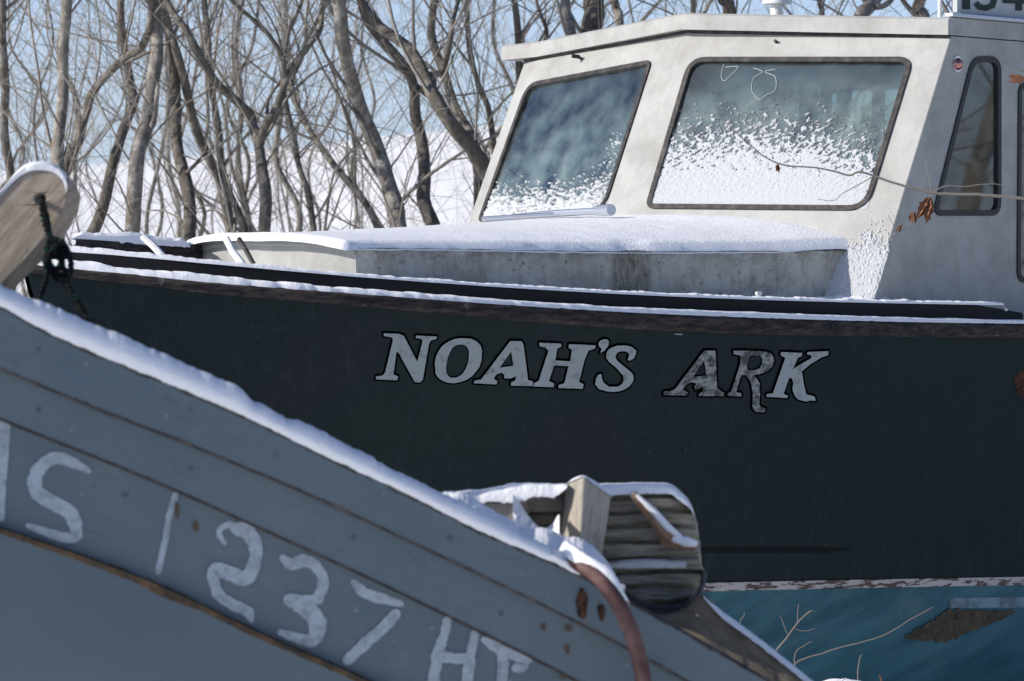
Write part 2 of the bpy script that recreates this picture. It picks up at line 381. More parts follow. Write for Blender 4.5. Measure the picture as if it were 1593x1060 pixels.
y_rub_bot = smooth_tab([(30, 424), (110, 431), (333, 458), (520, 473), (850, 503), (1053, 516), (1393, 524), (1593, 526), (1800, 528)])
y_boot = smooth_tab([(0, 944), (600, 934), (1110, 919), (1593, 909), (1900, 904)])
def zcurve(bf, fy, amax=3.6):
    zs = []
    def f(a):
        aa = min(a, amax); p = BW(aa, bf(aa), 0); z = z_for(p.x, p.y, fy) - H
        if a > amax: z += -.02 * (a - amax) + .012 * (a - amax) ** 2
        return z
    tab = [(i * .2, f(i * .2)) for i in range(0, 46)]
    return lerp_tab(tab)
inset = lambda a: max(.0, Bg(a) - .055)
z_rt = zcurve(Bg, y_rub_top); z_rb = zcurve(Bg, y_rub_bot)
z_tt = zcurve(inset, y_toe_top); z_tb = zcurve(inset, y_toe_bot)
bwv = lambda a: Bw(max(0, a - .38))
z_wl = zcurve(bwv, y_boot, 4.2)
boat = thing('fishing_boat', BW(4, 0, -H), 'dark navy hulled fishing boat with cream wheelhouse and NOAH\'S ARK on its bow', 'boat')
av = [.0, .04, .08, .14, .2, .28, .36, .46, .58, .7, .85, 1.0] + [1.0 + .2 * i for i in range(1, 40)]
av = [a for a in av if a <= LOA]
NV = 14
def hull_pt(a, v, s=1, off=0.):     # v: 1 sheer .. 0 waterline
    st = .42 * (1 - v) ** 1.1; t = a / LOA
    aa = st + t * (LOA - st)
    bw = Bw(max(0, a * (LOA - .42) / LOA)); bg_ = Bg(a) - .02
    b = bw + (bg_ - bw) * v ** 1.55
    zt = z_rb(a) + .03; zb = z_wl(aa)
    return BW(aa, s * (b + off), zb + (zt - zb) * v)
mb = MB()
rows = [[hull_pt(a, v / NV, 1) for v in range(NV + 1)] + [hull_pt(a, v / NV, -1) for v in range(NV, -1, -1)] for a in av]
mb.grid(rows)
n0 = len(mb.v); last = rows[-1]; mb.f.append(tuple(range(n0 - len(last), n0)))
hull = mb.build('hull', M['navy'], boat, True, 50)
pv = [v.copy() for v in (Vector(q) for q in mb.v)]; bvh = BVHTree.FromPolygons(pv, mb.f)
# bottom
mb = MB(); rows = []
for a in av:
    r = []
    for s in (1, -1):
        seq = []
        p0 = to_boat(hull_pt(a, 0, s))
        kz = -H + .02 + .35 * (1 - sstep(0, 1.6, a))
        for q in range(0, 9):
            t = q / 8
            b = p0[1] * (1 - t ** 2.6) + s * .03 * t; z = p0[2] + (kz - p0[2]) * (.85 * t + .15 * t * t)
            seq.append(BW(p0[0] + .25 * t * (1 - a / LOA), b, z))
        r += seq if s == 1 else seq[::-1][1:]
    rows.append(r)
mb.grid(rows); n0 = len(mb.v); mb.f.append(tuple(range(n0 - len(rows[-1]), n0)))
mb.build('bottom', M['bottom'], boat, True, 50)
bvh_b = BVHTree.FromPolygons([Vector(q) for q in mb.v], mb.f)
# boot stripe: a strip 3 mm proud
mb = MB(); rows = []
for a in av[2:]:
    q = hull_pt(a, 0, 1, .008); q2 = hull_pt(a, .0285, 1, .008); q0 = hull_pt(a, 0, 1, -.01); q3 = hull_pt(a, .03, 1, -.01)
    rows.append([q0 - UP * .003, q - UP * .003, q2, q3])
mb.grid(rows); mb.build('boot_stripe', M['boot'], boat, True, 40)
mb = MB(); rows = []
for a in av[2:]:
    q = hull_pt(a, 0, -1, .008); q2 = hull_pt(a, .0285, -1, .008); q0 = hull_pt(a, 0, -1, -.01); q3 = hull_pt(a, .03, -1, -.01)
    rows.append([q0 - UP * .003, q - UP * .003, q2, q3])
mb.grid(rows); mb.build('boot_stripe', M['boot'], boat, True, 40)
# rub rail and toe rail both sides, deck
for s in (1, -1):
    mb = MB(); rows = []
    for a in av:
        zt, zb = z_rt(a), z_rb(a); b = Bg(a); w = .0 if a > 0 else 0
        wob = .002 * noise.noise(Vector((a * 9, s, 0)))
        rows.append([BW(a, s*max(0, b - .09), zt), BW(a, s*(b + .008), zt), BW(a, s*(b + .018 + wob), zt - .008), BW(a, s*(b + .018 + wob), zb + .012), BW(a, s*(b + .004), zb + wob), BW(a, s*max(0, b - .03), zb + .004)])
    mb.grid(rows, True, True); mb.build('rub_rail', M['rub'], boat, True, 40)
    mb = MB(); rows = []
    for a in av:
        if a > 3.45: break
        zt, zb = z_tt(a) - .004, z_rt(a) + .0; b = inset(a)
        if a > 3.36: zt -= .02
        elif a > 3.2: pass
        b2 = max(0, b - .035)
        rows.append([BW(a, s*b, zb), BW(a, s*b, zt - .004), BW(a, s*max(0, b - .004), zt), BW(a, s*max(0, b - .03), zt), BW(a, s*b2, zt - .004), BW(a, s*b2, zb)])
    a = 3.47; b = inset(a); zb = z_rt(a); zt = z_tt(a) - .012
    rows.append([BW(a, s*b, zb), BW(a, s*b, zt - .03), BW(a, s*(b - .004), zt - .02), BW(a, s*(b - .03), zt - .02), BW(a, s*(b - .035), zt - .03), BW(a, s*(b - .035), zb)])
    mb.grid(rows, True, True); mb.build('toe_rail', M['toe'], boat, True, 40)
def deck_z(a, b): return z_rt(a) + .006 + .05 * (1 - (b / max(.1, Bg(a))) ** 2) * sstep(0, 1.2, a)
mb = MB(); mb.grid([[BW(a, (j / 6 - 1) * (Bg(a) - .005), deck_z(a, (j / 6 - 1) * Bg(a))) for j in range(13)] for a in av])
mb.build('deck', M['cream'], boat, True, 60)

# ---- trunk cabin
ZE = -.088
TF = 1.02
def trunk_b(a): return .42 + (a - TF) * (.95 - .42) / (2.95 - TF)
def roof_z(a, b): return ZE + (.03 + .065 * sstep(1.0, 2.9, a)) * (1 - abs(b / trunk_b(a)) ** 3.2) + .018 * (1 - sstep(.9, 2.2, a))
aft_a = 3.3
# port / starboard side, mildewed, with a rolled top edge
for s in (1, -1):
    mb = MB(); rows = []
    for i in range(25):
        a = TF + (aft_a - TF) * i / 24; b = trunk_b(a); zt = roof_z(a, b)
        rows.append([BW(a, s*(b + .012), -.62), BW(a, s*b, zt - .03), BW(a, s*(b + .006), zt - .022), BW(a, s*(b + .008), zt - .006), BW(a, s*b, zt), BW(a, s*(b - .03), zt), BW(a, s*(b-.03), -.62)])
    mb.grid(rows, True, True); mb.build('trunk_side', M['mildew'], boat, True, 40)
# front, gently rounded
mb = MB(); rows = []
for i in range(25):
    t = -1 + 2 * i / 24; b = .42 * t * .998; a = TF - .05 * (1 - t * t) ; zt = roof_z(TF, b)
    rows.append([BW(a, b, -.62), BW(a, b, zt - .03), BW(a - .006, b, zt - .024), BW(a - .006, b, zt - .004), BW(a + .002, b, zt), BW(a + .04, b, zt), BW(a + .04, b, -.62)])
mb.grid(rows, True, True); mb.build('trunk_front', M['cream'], boat, True, 40)
mb = MB(); mb.grid([[BW(a, t * trunk_b(a) * .985, roof_z(a, t * trunk_b(a)) - .001) for t in [-1 + i / 8 for i in range(17)]] for a in [TF - .0 + (aft_a - TF) * i / 20 for i in range(21)]])
mb.build('trunk_roof', M['cream'], boat, True, 60)

# ---- wheelhouse
HB = 1.1; TANV = math.tan(R(12))
def ac(z): return 3.005 + .487 * z
def wf(b, z): return BW(ac(z) - (HB - abs(b)) * TANV, b, z)     # windshield surface
def cam_z(b): return .062 * (1 - min(1, abs(b) / HB))
ZR = .692                                                    # top of walls at the side
def plane(p, q, r):
    n = (q - p).cross(r - p).normalized(); return p, (n if n.dot(Vector((0, -1, 0))) > 0 else -n)
P1 = plane(wf(HB, 0), wf(HB, .5), wf(.1, 0)); P2 = plane(wf(-HB, 0), wf(-HB, .5), wf(-.1, 0))
PS = (BW(3.4, HB, 0), PORT)
def loop_px(pts, pl, rad, n=6): return rloop([on_plane(x, y, *pl) for x, y in pts], rad, n)
pane1 = loop_px([(1075, 93), (1418, 93), (1347, 325), (1008, 322)], P1, [.07, .05, .075, .03])
pane2 = loop_px([(822, 133), (1013, 97), (939, 328), (747, 343)], P2, [.07, .03, .08, .02])
house_w = MB()
TW = .045
for s, pl, pane in ((1, P1, pane1), (-1, P2, pane2)):
    outer = [wf(s*HB, -.5), wf(s*HB, ZR)] + [wf(s*HB*t, ZR + cam_z(HB*t)) for t in (.8, .6, .4, .2)] + [wf(0, ZR + .06), wf(0, -.5)]
    house_w.slab(outer, [pane], Vector((0,0,0)), -pl[1] * TW)
front = house_w.build('wheelhouse_front', M['cream'], boat, False)
# side walls with openings
ql = loop_px([(1512, 92), (1553, 92), (1553, 332), (1452, 332)], PS, [.05, .055, .05, .04])
q_boat = [to_boat(p) for p in ql]
def side_loop(pts, s): return [BW(a, s * HB, z) for a, _, z in pts]
wz0, wz1 = -.21, .53
big = rloop([BW(3.775, HB, wz1), BW(4.75, HB, wz1), BW(4.75, HB, wz0), BW(3.775, HB, wz0)], .04)
big_b = [to_boat(p) for p in big]
AE = 5.25
for s in (1, -1):
    outer = [BW(ac(-.5) + .002, s*HB, -.5), BW(ac(ZR) + .002, s*HB, ZR), BW(AE, s*HB, ZR), BW(AE, s*HB, -.5)]
    mb = MB(); mb.slab(outer, [side_loop(q_boat, s), side_loop(big_b, s)], PORT * s * .002, -PORT * s * TW)
    w = mb.build('wheelhouse_side', M['cream'], boat, False)
    for lp, nm in ((side_loop(q_boat, s), 'quarter_window'), (side_loop(big_b, s), 'side_window')):
        n = PORT * s
        mb = MB(); mb.slab(offset_loop(lp, n, -.002), [], -n * .003, -n * .008); gl_ = mb.build(nm, M['side_glass'], boat, False)
        mb = MB(); mb.slab(offset_loop(lp, n, .010), [offset_loop(lp, n, -.012)], n * .008, -n * .012); mb.build('gasket', M['rubber'], gl_, False)
# aft bulkhead with openings
mb = MB()
def rect(b0, b1, z0, z1): return rloop([BW(AE, b0, z1), BW(AE, b1, z1), BW(AE, b1, z0), BW(AE, b0, z0)], .03)
mb.slab([BW(AE, -HB+.05, -.5), BW(AE, -HB+.05, ZR), BW(AE, 0, ZR + .05), BW(AE, HB-.05, ZR), BW(AE, HB-.05, -.5)], [rect(-1.0, -.74, .12, .62), rect(-.69, -.46, .12, .62), rect(-.41, 1.0, -.45, .62)], AFT * .0, AFT * .03)
mb.build('aft_bulkhead', M['cream'], boat, False)
# inner lining, dashboard, seat: what shows darkly through the glass
mb = MB(); mb.slab([BW(3.06, -1.0, -.02), BW(3.06, 1.0, -.02), BW(3.42, 1.0, -.02), BW(3.42, -1.0, -.02)], [], UP * -.0, UP * -.3)
dash = mb.build('dashboard', M['inside'], boat, False)
mb = MB(); 
for k in range(24):
    pass
ring = [BW(3.36 + .02, .35 + .17 * math.cos(t * math.pi / 12), .10 + .17 * math.sin(t * math.pi / 12)) for t in range(25)]
mb.tube(ring, .011, 6); mb.tube([ring[0], ring[12]], .008, 6); mb.tube([ring[6], ring[18]], .008, 6)
mb.build('steering_wheel', M['black'], dash)
mb = MB(); mb.box(BW(3.9, -.95, -.5), AFT * .45, PORT * .45, UP * .42); mb.box(BW(4.30, -.95, -.08), AFT * .06, PORT * .45, UP * .42)
mb.build('helm_seat', M['inside'], boat, True, 30, .02)
mb = MB(); mb.slab([BW(3.42, -1.04, ZR - .035), BW(3.42, 1.04, ZR - .035), BW(AE - .01, 1.04, ZR - .035), BW(AE - .01, -1.04, ZR - .035)], [], UP * 0, UP * .01)
mb.build('headliner', M['inside'], boat, False)
mb = MB(); mb.slab([BW(2.9, -1.0, -.47), BW(2.9, 1.0, -.47), BW(AE, 1.0, -.47), BW(AE, -1.0, -.47)], [], UP * 0, UP * -.02)
mb.build('cabin_sole', M['inside'], boat, False)
# gaskets and glass
for pl, pane, nm in ((P1, pane1, 'port_pane'), (P2, pane2, 'starboard_pane')):
    n = pl[1]
    mb = MB(); mb.slab(offset_loop(pane, n, -.002), [], -n * .006, -n * .012); g1 = mb.build('windshield_pane', M['glass'] if pl is P1 else M['glass_b'], boat, False)
    mb = MB(); mb.slab(offset_loop(pane, n, .009), [offset_loop(pane, n, -.011)], n * .007, -n * .014); mb.build('gasket', M['gasket'], g1, False)
# roof slab with brow
mb = MB(); rows = []
def roofrow(b, dz):
    fa = ac(ZR + .03) - (HB - abs(b)) * TANV - .045
    return fa
for dz in (0, 1):
    pass
bs = [HB * (-1 + i / 10) for i in range(21)]
rows = []
for b in bs:
    zt = ZR + .068 + cam_z(b); zb = ZR + .004 + cam_z(b); fa = ac(ZR + .03) - (HB - abs(b)) * TANV - .035
    bb = b if abs(b) < HB - .001 else (HB + .003 if b > 0 else -HB - .10); fa -= .022 if b < -HB + .001 else 0
    rows.append([BW(fa, bb, zb), BW(fa + .002, bb, zt - .008), BW(fa + .012, bb, zt), BW(AE + .5, bb, zt), BW(AE + .5, bb, zb)])
mb.grid(rows, True, True); roof = mb.build('roof', M['cream'], boat, True, 30)
# thin aluminium edging at the roof side, and the rail frame above it
mb = MB(); mb.box(BW(3.33, HB - .02, ZR + .070), AFT * 2.2, PORT * .04, UP * .016); mb.build('roof_edging', M['alu'], roof, True, 30, .003)
# dark strip standing in for the shadow cast by the brow
mb = MB()
for s in (1, -1):
    r = [wf(s * HB * t, ZR - .001 + cam_z(HB * t)) for t in [i / 10 for i in range(11)]]
    n = P1[1] if s == 1 else P2[1]
    mb.grid([[p + n * .004 - UP * .012, p + n * .008, p + n * .004 + UP * .004] for p in r])
mb.build('brow_shadow', M['gasket'], front)

# letters on the hull
def hit(px, py, off, tree=None):
    d = ray(px, py).normalized(); o = Vector((0, 0, H))
    loc, n, i, dist = (tree or bvh).ray_cast(o, d)
    if loc is None: return pt(px, py, 10)
    if n.dot(d) > 0: n = -n
    return loc + n * off
L1 = lambda pts: [(560 + x / 3.62, 480 + y / 3.62) for x, y in pts]
L2 = lambda pts: [(960 + x / 3.62, 480 + y / 3.62) for x, y in pts]
LET = [
 ('n', L1([(132,137),(218,140),(245,150),(322,298),(352,180),(345,168),(315,165),(313,150),(432,155),(430,168),(398,178),(388,195),(352,400),(335,415),(308,412),(218,250),(205,240),(187,370),(213,380),(210,402),(88,396),(90,380),(125,375),(140,360),(185,175),(178,160),(135,152)]), [], 0),
 ('o', L1([(590,165),(625,168),(655,182),(678,205),(686,235),(683,290),(672,325),(655,350),(628,380),(600,398),(565,412),(530,418),(495,416),(465,405),(440,388),(425,365),(420,310),(426,270),(440,240),(458,212),(480,195),(505,180),(530,170),(560,165)]), [L1([(560,200),(585,202),(600,212),(610,230),(613,250),(611,280),(605,310),(595,335),(580,360),(563,376),(545,385),(525,388),(505,385),(492,372),(485,355),(483,330),(488,300),(495,270),(505,245),(518,222),(535,206)])], 0),
 ('a', L1([(845,180),(910,182),(920,205),(945,400),(972,408),(972,434),(848,432),(850,412),(872,405),(878,378),(845,392),(810,390),(812,372),(795,358),(765,370),(752,395),(772,405),(768,425),(640,418),(645,402),(680,398),(830,200)]), [L1([(850,240),(862,320),(785,330)])], 0),
 ('h', L1([(1008,190),(1130,195),(1132,212),(1110,222),(1098,290),(1182,295),(1192,230),(1172,218),(1175,198),(1325,205),(1322,222),(1285,235),(1262,290),(1232,410),(1258,425),(1252,450),(1115,445),(1118,428),(1150,418),(1172,322),(1092,318),(1062,405),(1092,420),(1088,440),(976,437),(978,418),(1005,405),(1060,235),(1045,220),(1010,210)]), [], 0),
 ('apostrophe', L1([(1375,170),(1392,172),(1400,182),(1398,205),(1375,235),(1350,248),(1360,225),(1342,208),(1342,192),(1352,178)]), [], 0),
 ('s', L1([(1480,205),(1510,208),(1530,215),(1555,235),(1550,258),(1540,278),(1518,292),(1505,285),(1515,262),(1510,248),(1490,238),(1465,238),(1445,248),(1435,270),(1445,290),(1465,308),(1515,348),(1533,365),(1540,390),(1535,410),(1515,435),(1490,452),(1465,462),(1430,467),(1395,466),(1345,452),(1322,425),(1328,392),(1338,372),(1358,365),(1360,390),(1370,415),(1400,438),(1450,438),(1472,425),(1483,405),(1480,375),(1440,330),(1400,298),(1385,275),(1385,250),(1395,232),(1415,218),(1445,207)]), [], 0),
 ('a', L2([(488,235),(552,235),(560,445),(600,472),(600,491),(455,490),(460,475),(480,465),(480,440),(440,458),(430,440),(445,420),(415,412),(385,430),(372,452),(395,470),(390,488),(258,485),(260,465),(300,462),(325,450)]), [L2([(488,292),(500,375),(428,383)])], 1),
 ('r', L2([(650,235),(730,235),(830,240),(862,250),(878,268),(881,300),(868,330),(845,352),(800,368),(765,374),(785,392),(800,420),(802,480),(798,540),(808,552),(835,560),(828,582),(780,580),(762,565),(758,545),(762,500),(755,430),(740,395),(722,372),(700,372),(682,420),(668,468),(698,475),(698,493),(618,490),(622,475),(640,465),(672,370),(690,310),(692,262),(655,255)]), [L2([(748,262),(800,262),(815,278),(815,300),(800,335),(772,345),(732,345),(728,320)])], 1),
 ('k', L2([(920,243),(1040,248),(1038,265),(1015,275),(988,340),(1020,318),(1090,278),(1092,262),(1065,255),(1070,243),(1190,238),(1185,262),(1150,272),(1085,312),(1038,352),(1048,420),(1062,480),(1090,488),(1110,495),(1115,518),(1088,516),(1060,522),(1015,510),(995,485),(985,455),(990,415),(980,388),(965,392),(935,480),(960,488),(955,502),(838,495),(840,480),(875,475),(945,275),(918,262)]), [], 2)]
def dense(l, st=5.0):
    out = []
    for i in range(len(l)):
        (x0, y0), (x1, y1) = l[i], l[(i+1) % len(l)]; n = max(1, int(math.hypot(x1-x0, y1-y0) / st))
        out += [(x0 + (x1-x0)*k/n, y0 + (y1-y0)*k/n) for k in range(n)]
    return out
def flat_decal(mb, outer, holes, off, tree=None):
    loops = [dense(outer)] + [dense(h) for h in holes]
    tris = tessellate_polygon([[Vector((x, y, 0)) for x, y in l] for l in loops])
    b = len(mb.v); mb.v.extend([tuple(hit(x, y, off, tree)) for l in loops for x, y in l]); mb.f.extend([tuple(b+i for i in t) for t in tris])
def stroke_decal(mb, loop, w, off, tree=None):
    l = loop; n = len(l)
    for i in range(n):
        (x0, y0), (x1, y1) = l[i], l[(i+1) % n]; d = math.hypot(x1-x0, y1-y0)
        if d < .01: continue
        nx, ny = -(y1-y0)/d*w, (x1-x0)/d*w; b = len(mb.v)
        for x, y in ((x0+nx, y0+ny), (x1+nx, y1+ny), (x1-nx, y1-ny), (x0-nx, y0-ny)): mb.v.append(tuple(hit(x, y, off, tree)))
        mb.f.append((b, b+1, b+2, b+3)); b = len(mb.v)
        for k in range(8): mb.v.append(tuple(hit(x0 + w*math.cos(k*.785), y0 + w*math.sin(k*.785), off - .0003, tree)))
        mb.f.append(tuple(range(b, b+8)))
for nm, outer, holes, wn in LET:
    mb = MB(); flat_decal(mb, outer, holes, .0034)
    lt = mb.build('letter', M['letter_worn'] if wn == 1 else M['letter'], hull, False)
    mb = MB(); stroke_decal(mb, outer, 3.0, .0018)
    for h in holes: stroke_decal(mb, h, 1.6, .0018)
    mb.build('letter_outline', M['letter_edge'], hull, False)
# small scrapes and a shadow line painted dark low on the hull
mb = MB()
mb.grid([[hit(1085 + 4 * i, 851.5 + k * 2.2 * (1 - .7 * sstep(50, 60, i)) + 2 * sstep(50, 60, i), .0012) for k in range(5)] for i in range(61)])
mb.build('shadow_line', M['mark'], hull, False)
mb = MB()
for k in range(26):
    x = random.uniform(140, 1580); y = y_rub_bot(x) + random.uniform(3, 30) if k < 16 else random.uniform(560, 840)
    w, h = random.uniform(1, 5), random.uniform(.6, 1.6)
    if k: break
    x, y, w, h = 1055, 520, 8, 1.3
    flat_decal(mb, [(x-w, y), (x-w*.3, y-h), (x+w, y-h*.4), (x+w*.6, y+h)], [], .0012)
mb.build('paint_chip', M['letter'], hull, False)
mb = MB(); flat_decal(mb, [(1578, 585), (1593, 575), (1610, 580), (1612, 610), (1593, 618), (1580, 612)], [], .0012); mb.build('rust_stain', M['rust'], hull, False)
# rough brown patch and bare strip on the bottom
mb = MB()
def blob(pts, seed, j=3.0):
    out = []
    for i, (x, y) in enumerate(dense(pts, 5)): out.append((x + j * noise.noise(Vector((x*.2, y*.2, seed))), y + j * noise.noise(Vector((x*.2, y*.2, seed + 9)))))
    return out
flat_decal(mb, blob([(1408, 990), (1440, 968), (1475, 948), (1582, 950), (1560, 962), (1500, 985), (1470, 998), (1430, 996)], 2, 8), [], .006, bvh_b)
mb.build('brown_patch', M['bottom_brown'], boat, False)
mb = MB(); mb.grid([[hit(1476 + 7 * i, 930 + k * 4 - i * .05, .0025, bvh_b) for k in range(5)] for i in range(33)])
mb.build('bare_patch', worn('bare_faded_paint', (.17, .25, .30), (.07, .12, .12), .42, .62, 14), boat, False)

# small fittings on the boat
mb = MB(); c0 = on_plane(1488, 100, *PS); rows = []
for i in range(7):
    ph = i / 6 * math.pi / 2; rows.append([c0 + PORT * (.004 + .020 * math.sin(ph)) + (AFT * math.cos(t*math.pi/8) + UP * math.sin(t*math.pi/8)) * .024 * math.cos(ph) for t in range(16)])
mb.grid(rows, True, True); lamp = mb.build('side_lamp', M['lens_red'], boat)
mb = MB(); mb.tube([c0 + PORT * .0, c0 + PORT * .007], .029, 20); mb.build('lamp_rim', M['chrome'], lamp)
mb = MB(); p = on_plane(905, 92, *P2); mb.tube([p, p + P2[1] * .03], .006, 8); mb.tube([p + P2[1] * .028 - Vector((.02, 0, 0)), p + P2[1] * .03 + Vector((.015, 0, -.006))], .008, 8)
mb.build('brow_latch', M['black'], front)
mb = MB(); p = on_plane(1208, 66, *P1); mb.tube([p, p + P1[1] * .014], .006, 8); mb.build('brow_bolt', M['gasket'], front)
# pole, vent and number board on the roof
z0 = ZR + .068
def roof_at(px, py, a_off):    # roof point under a pixel at boat station a
    d = ray(px, py); t = None
    # intersect vertical plane a = a_off
    return on_plane(px, py, BW(a_off, 0, 0), AFT)
mb = MB(); p = roof_at(1462, 20, 3.42); p.z = H + z0 + .0; mb.tube([p - UP*.01, p + UP * .55], .0075, 10); mb.tube([p, p + UP * .01], .02, 10); mb.build('roof_pole', M['white_metal'], roof)
p = roof_at(1208, 20, 3.9); bz = to_boat(p)[1]; zr = H + z0 + cam_z(bz)
mb = MB(); mb.tube([Vector((p.x, p.y, zr - .005)), Vector((p.x, p.y, zr + .035)), Vector((p.x, p.y, zr + .045)), Vector((p.x, p.y, zr + .10))], [.045, .045, .025, .025], 16)
mb.tube([Vector((p.x, p.y, zr + .10)), Vector((p.x, p.y, zr + .13)), Vector((p.x, p.y, zr + .15))], [.06, .055, .02], 16)
mb.build('roof_vent', M['white_metal'], roof)
# number board standing along the port roof edge
pb0 = on_plane(1489, 19, BW(0, HB - .03, 0), PORT); A0 = to_boat(pb0)[0]; ZB = to_boat(pb0)[2]
mb = MB(); mb.box(BW(A0, HB - .05, ZB), AFT * .75, PORT * .02, UP * .14); board = mb.build('number_board', M['sign_grey'], roof, False)
mb = MB(); mb.box(BW(A0 - .006, HB - .056, ZB - .028), AFT * .80, PORT * .045, UP * .026); mb.build('board_rail', M['alu'], board, True, 30, .003)
mb = MB(); mb.box(BW(A0 - .004, HB - .05, ZB - .05), AFT * .03, PORT * .03, UP * .03); mb.build('board_foot', M['alu'], board, False); mb = MB(); mb.box(BW(A0 + .6, HB - .05, ZB - .05), AFT * .03, PORT * .03, UP * .03); mb.build('board_foot', M['alu'], board, False)
def on_board(px, py, off=.004): return on_plane(px, py, BW(0, HB - .03, 0), PORT) + PORT * off
def digit(strokes):
    mb = MB()
    for k, (pts, w) in enumerate(strokes):
        l = []
        r_ = []
        for i, (x, y) in enumerate(pts):
            x0, y0 = pts[max(0, i-1)]; x1, y1 = pts[min(len(pts)-1, i+1)]; d = math.hypot(x1-x0, y1-y0)
            nx, ny = -(y1-y0)/d*w/2, (x1-x0)/d*w/2
            l.append(on_board(x+nx, y+ny, .004 + k*.0008)); r_.append(on_board(x-nx, y-ny, .004 + k*.0008))
        mb.grid([l, r_])
    mb.build('numeral', M['sign_dark'], board, False)
digit([([(1502, -40), (1502, 15)], 12)])
digit([([(1518, -28), (1524, -38), (1534, -40), (1544, -34), (1544, -20), (1534, -13)], 10), ([(1530, -13), (1541, -11), (1546, -2), (1543, 9), (1533, 13), (1522, 11), (1517, 5)], 9)])
digit([([(1584, -42), (1584, 17)], 10), ([(1583, -41), (1562, 1)], 8), ([(1559, 1), (1596, 2)], 9)])
# fittings on the foredeck and cabin top
mb = MB()
mb.slab([pt(118, 372, 9.35), pt(292, 383, 9.75), pt(292, 405, 9.75), pt(118, 399, 9.35)], [], Vector((0, 0, 0)), Vector((.06, .18, 0)))
box_ = mb.build('foredeck_chock', M['rub'], boat, True, 30)
mb = MB(); mb.tube([pt(222, 368, 9.2), pt(238, 382, 9.18), pt(252, 398, 9.15)], .012, 8)
mb.build('deck_pipe', M['white_metal'], boat)
mb = MB(); mb.tube([pt(352, 372, 9.18), pt(362, 392, 9.12), pt(378, 412, 9.05)], [.012, .012, .012], 8)
mb.build('deck_pipe', M['white_metal'], boat)
mb = MB(); mb.tube([pt(372, 372, 9.30), pt(384, 392, 9.24), pt(396, 414, 9.2)], .008, 8); mb.build('chafed_strap', M['gasket'], boat)
# boathook and pipe lying on cabin top
mb = MB()
pa, pb_ = BW(2.72, -.55, roof_z(2.72, -.55) + .045), BW(2.60, .02, roof_z(2.6, .0) + .05)
mb.tube([pa, (pa + pb_) / 2 + UP * .004, pb_], .012, 8); mb.tube([pb_, pb_ + (pb_ - pa).normalized() * .09], .022, 10)
mb.tube([BW(2.5, -.5, roof_z(2.5, -.5) + .04), BW(2.75, -.1, roof_z(2.75, -.1) + .045)], .010, 8)
o = mb.build('boat_hook', M['alu']); tag(o, 'grey metal boat hook half under snow on the cabin top below the windshield', 'boat hook')
mb = MB(); p = pt(1180, 462, 9.75); mb.tube([p - UP*.01, p + UP * .012], .008, 8); mb.tube([p + UP*.012 - AFT*.012, p + UP * .012 + AFT * .012], .006, 8)
mb.build('rail_cleat', M['white_metal'], boat)
# cord loops hanging inside the port pane
mb = MB()
def inpane(x, y): return on_plane(x, y, P1[0] - P1[1] * .05, P1[1])
def spline(pts, n=6):
    out = []
    for i in range(len(pts) - 1):
        p0, p1, p2, p3 = [Vector(pts[max(0, min(len(pts)-1, i+k))]) for k in (-1, 0, 1, 2)]
        for k in range(n):
            t = k / n; out.append(.5*((2*p1) + (p2-p0)*t + (2*p0-5*p1+4*p2-p3)*t*t + (3*p1-p0-3*p2+p3)*t**3))
    out.append(Vector(pts[-1])); return out
def infront(x, y): return on_plane(x, y, P1[0] - P1[1] * .0035, P1[1])
mb.tube(spline([infront(x, y) for x, y in ((1126, 100), (1122, 118), (1127, 126), (1140, 114), (1148, 104), (1128, 105))]), .0015, 5)
mb.tube(spline([infront(x, y) for x, y in ((1172, 106), (1186, 112), (1172, 122), (1170, 142), (1182, 155), (1192, 148), (1206, 140), (1206, 120), (1190, 112), (1206, 108))]), .0014, 5)
mb.build('hanging_cord', M['string'], boat)
# ------------------------------------------------------------------ snow lying on the fishing boat
mb = MB()
# cabin-top sheet, thick rounded edge
rows = []
for i in range(110):
    t = i / 109; a = TF - .055 + (aft_a - .12 - TF + .055) * t; r = []
    aa = max(TF, a); hb = trunk_b(aa)
    for j in range(81):
        u = -1 + j / 40; b = u * (hb + .010)
        am = a - .05 * (1 - u*u) * (1 - sstep(0, .25, t)) * .0
        d = min((1 - abs(u)) * hb, t * 2.2); e = 1 - (1 - min(1, d / .03)) ** 2
        th = (.015 + .006 * sstep(1.1, 1.8, a) + .003 * fb(a * 3, b * 3, 1) + .002 * fb(a * 20, b * 20, 5, 3) + .0) * math.sqrt(max(0, e))
        th *= 1 - .8 * math.exp(-((BW(a, b, 0).x - .412) / .05) ** 4) * (1 - sstep(.0, .10, d)); th += .012 * sstep(.35, .0, (aft_a - .4 - a))
        ripple = .003 * fb(a * 14, b * 5, 8) * (1 - sstep(.1, .25, d)) 
        drop = -.012 * (1 - e) + ripple * (1 - e)
        bb = b
        if a < TF + .0: aa2 = a
        r.append(BW(a - .05 * (1 - u*u) * (1 - sstep(0, .1, t)), bb, roof_z(aa, u * hb) + th + drop))
    rows.append(r)
mb.grid(rows)
snow_parts = []
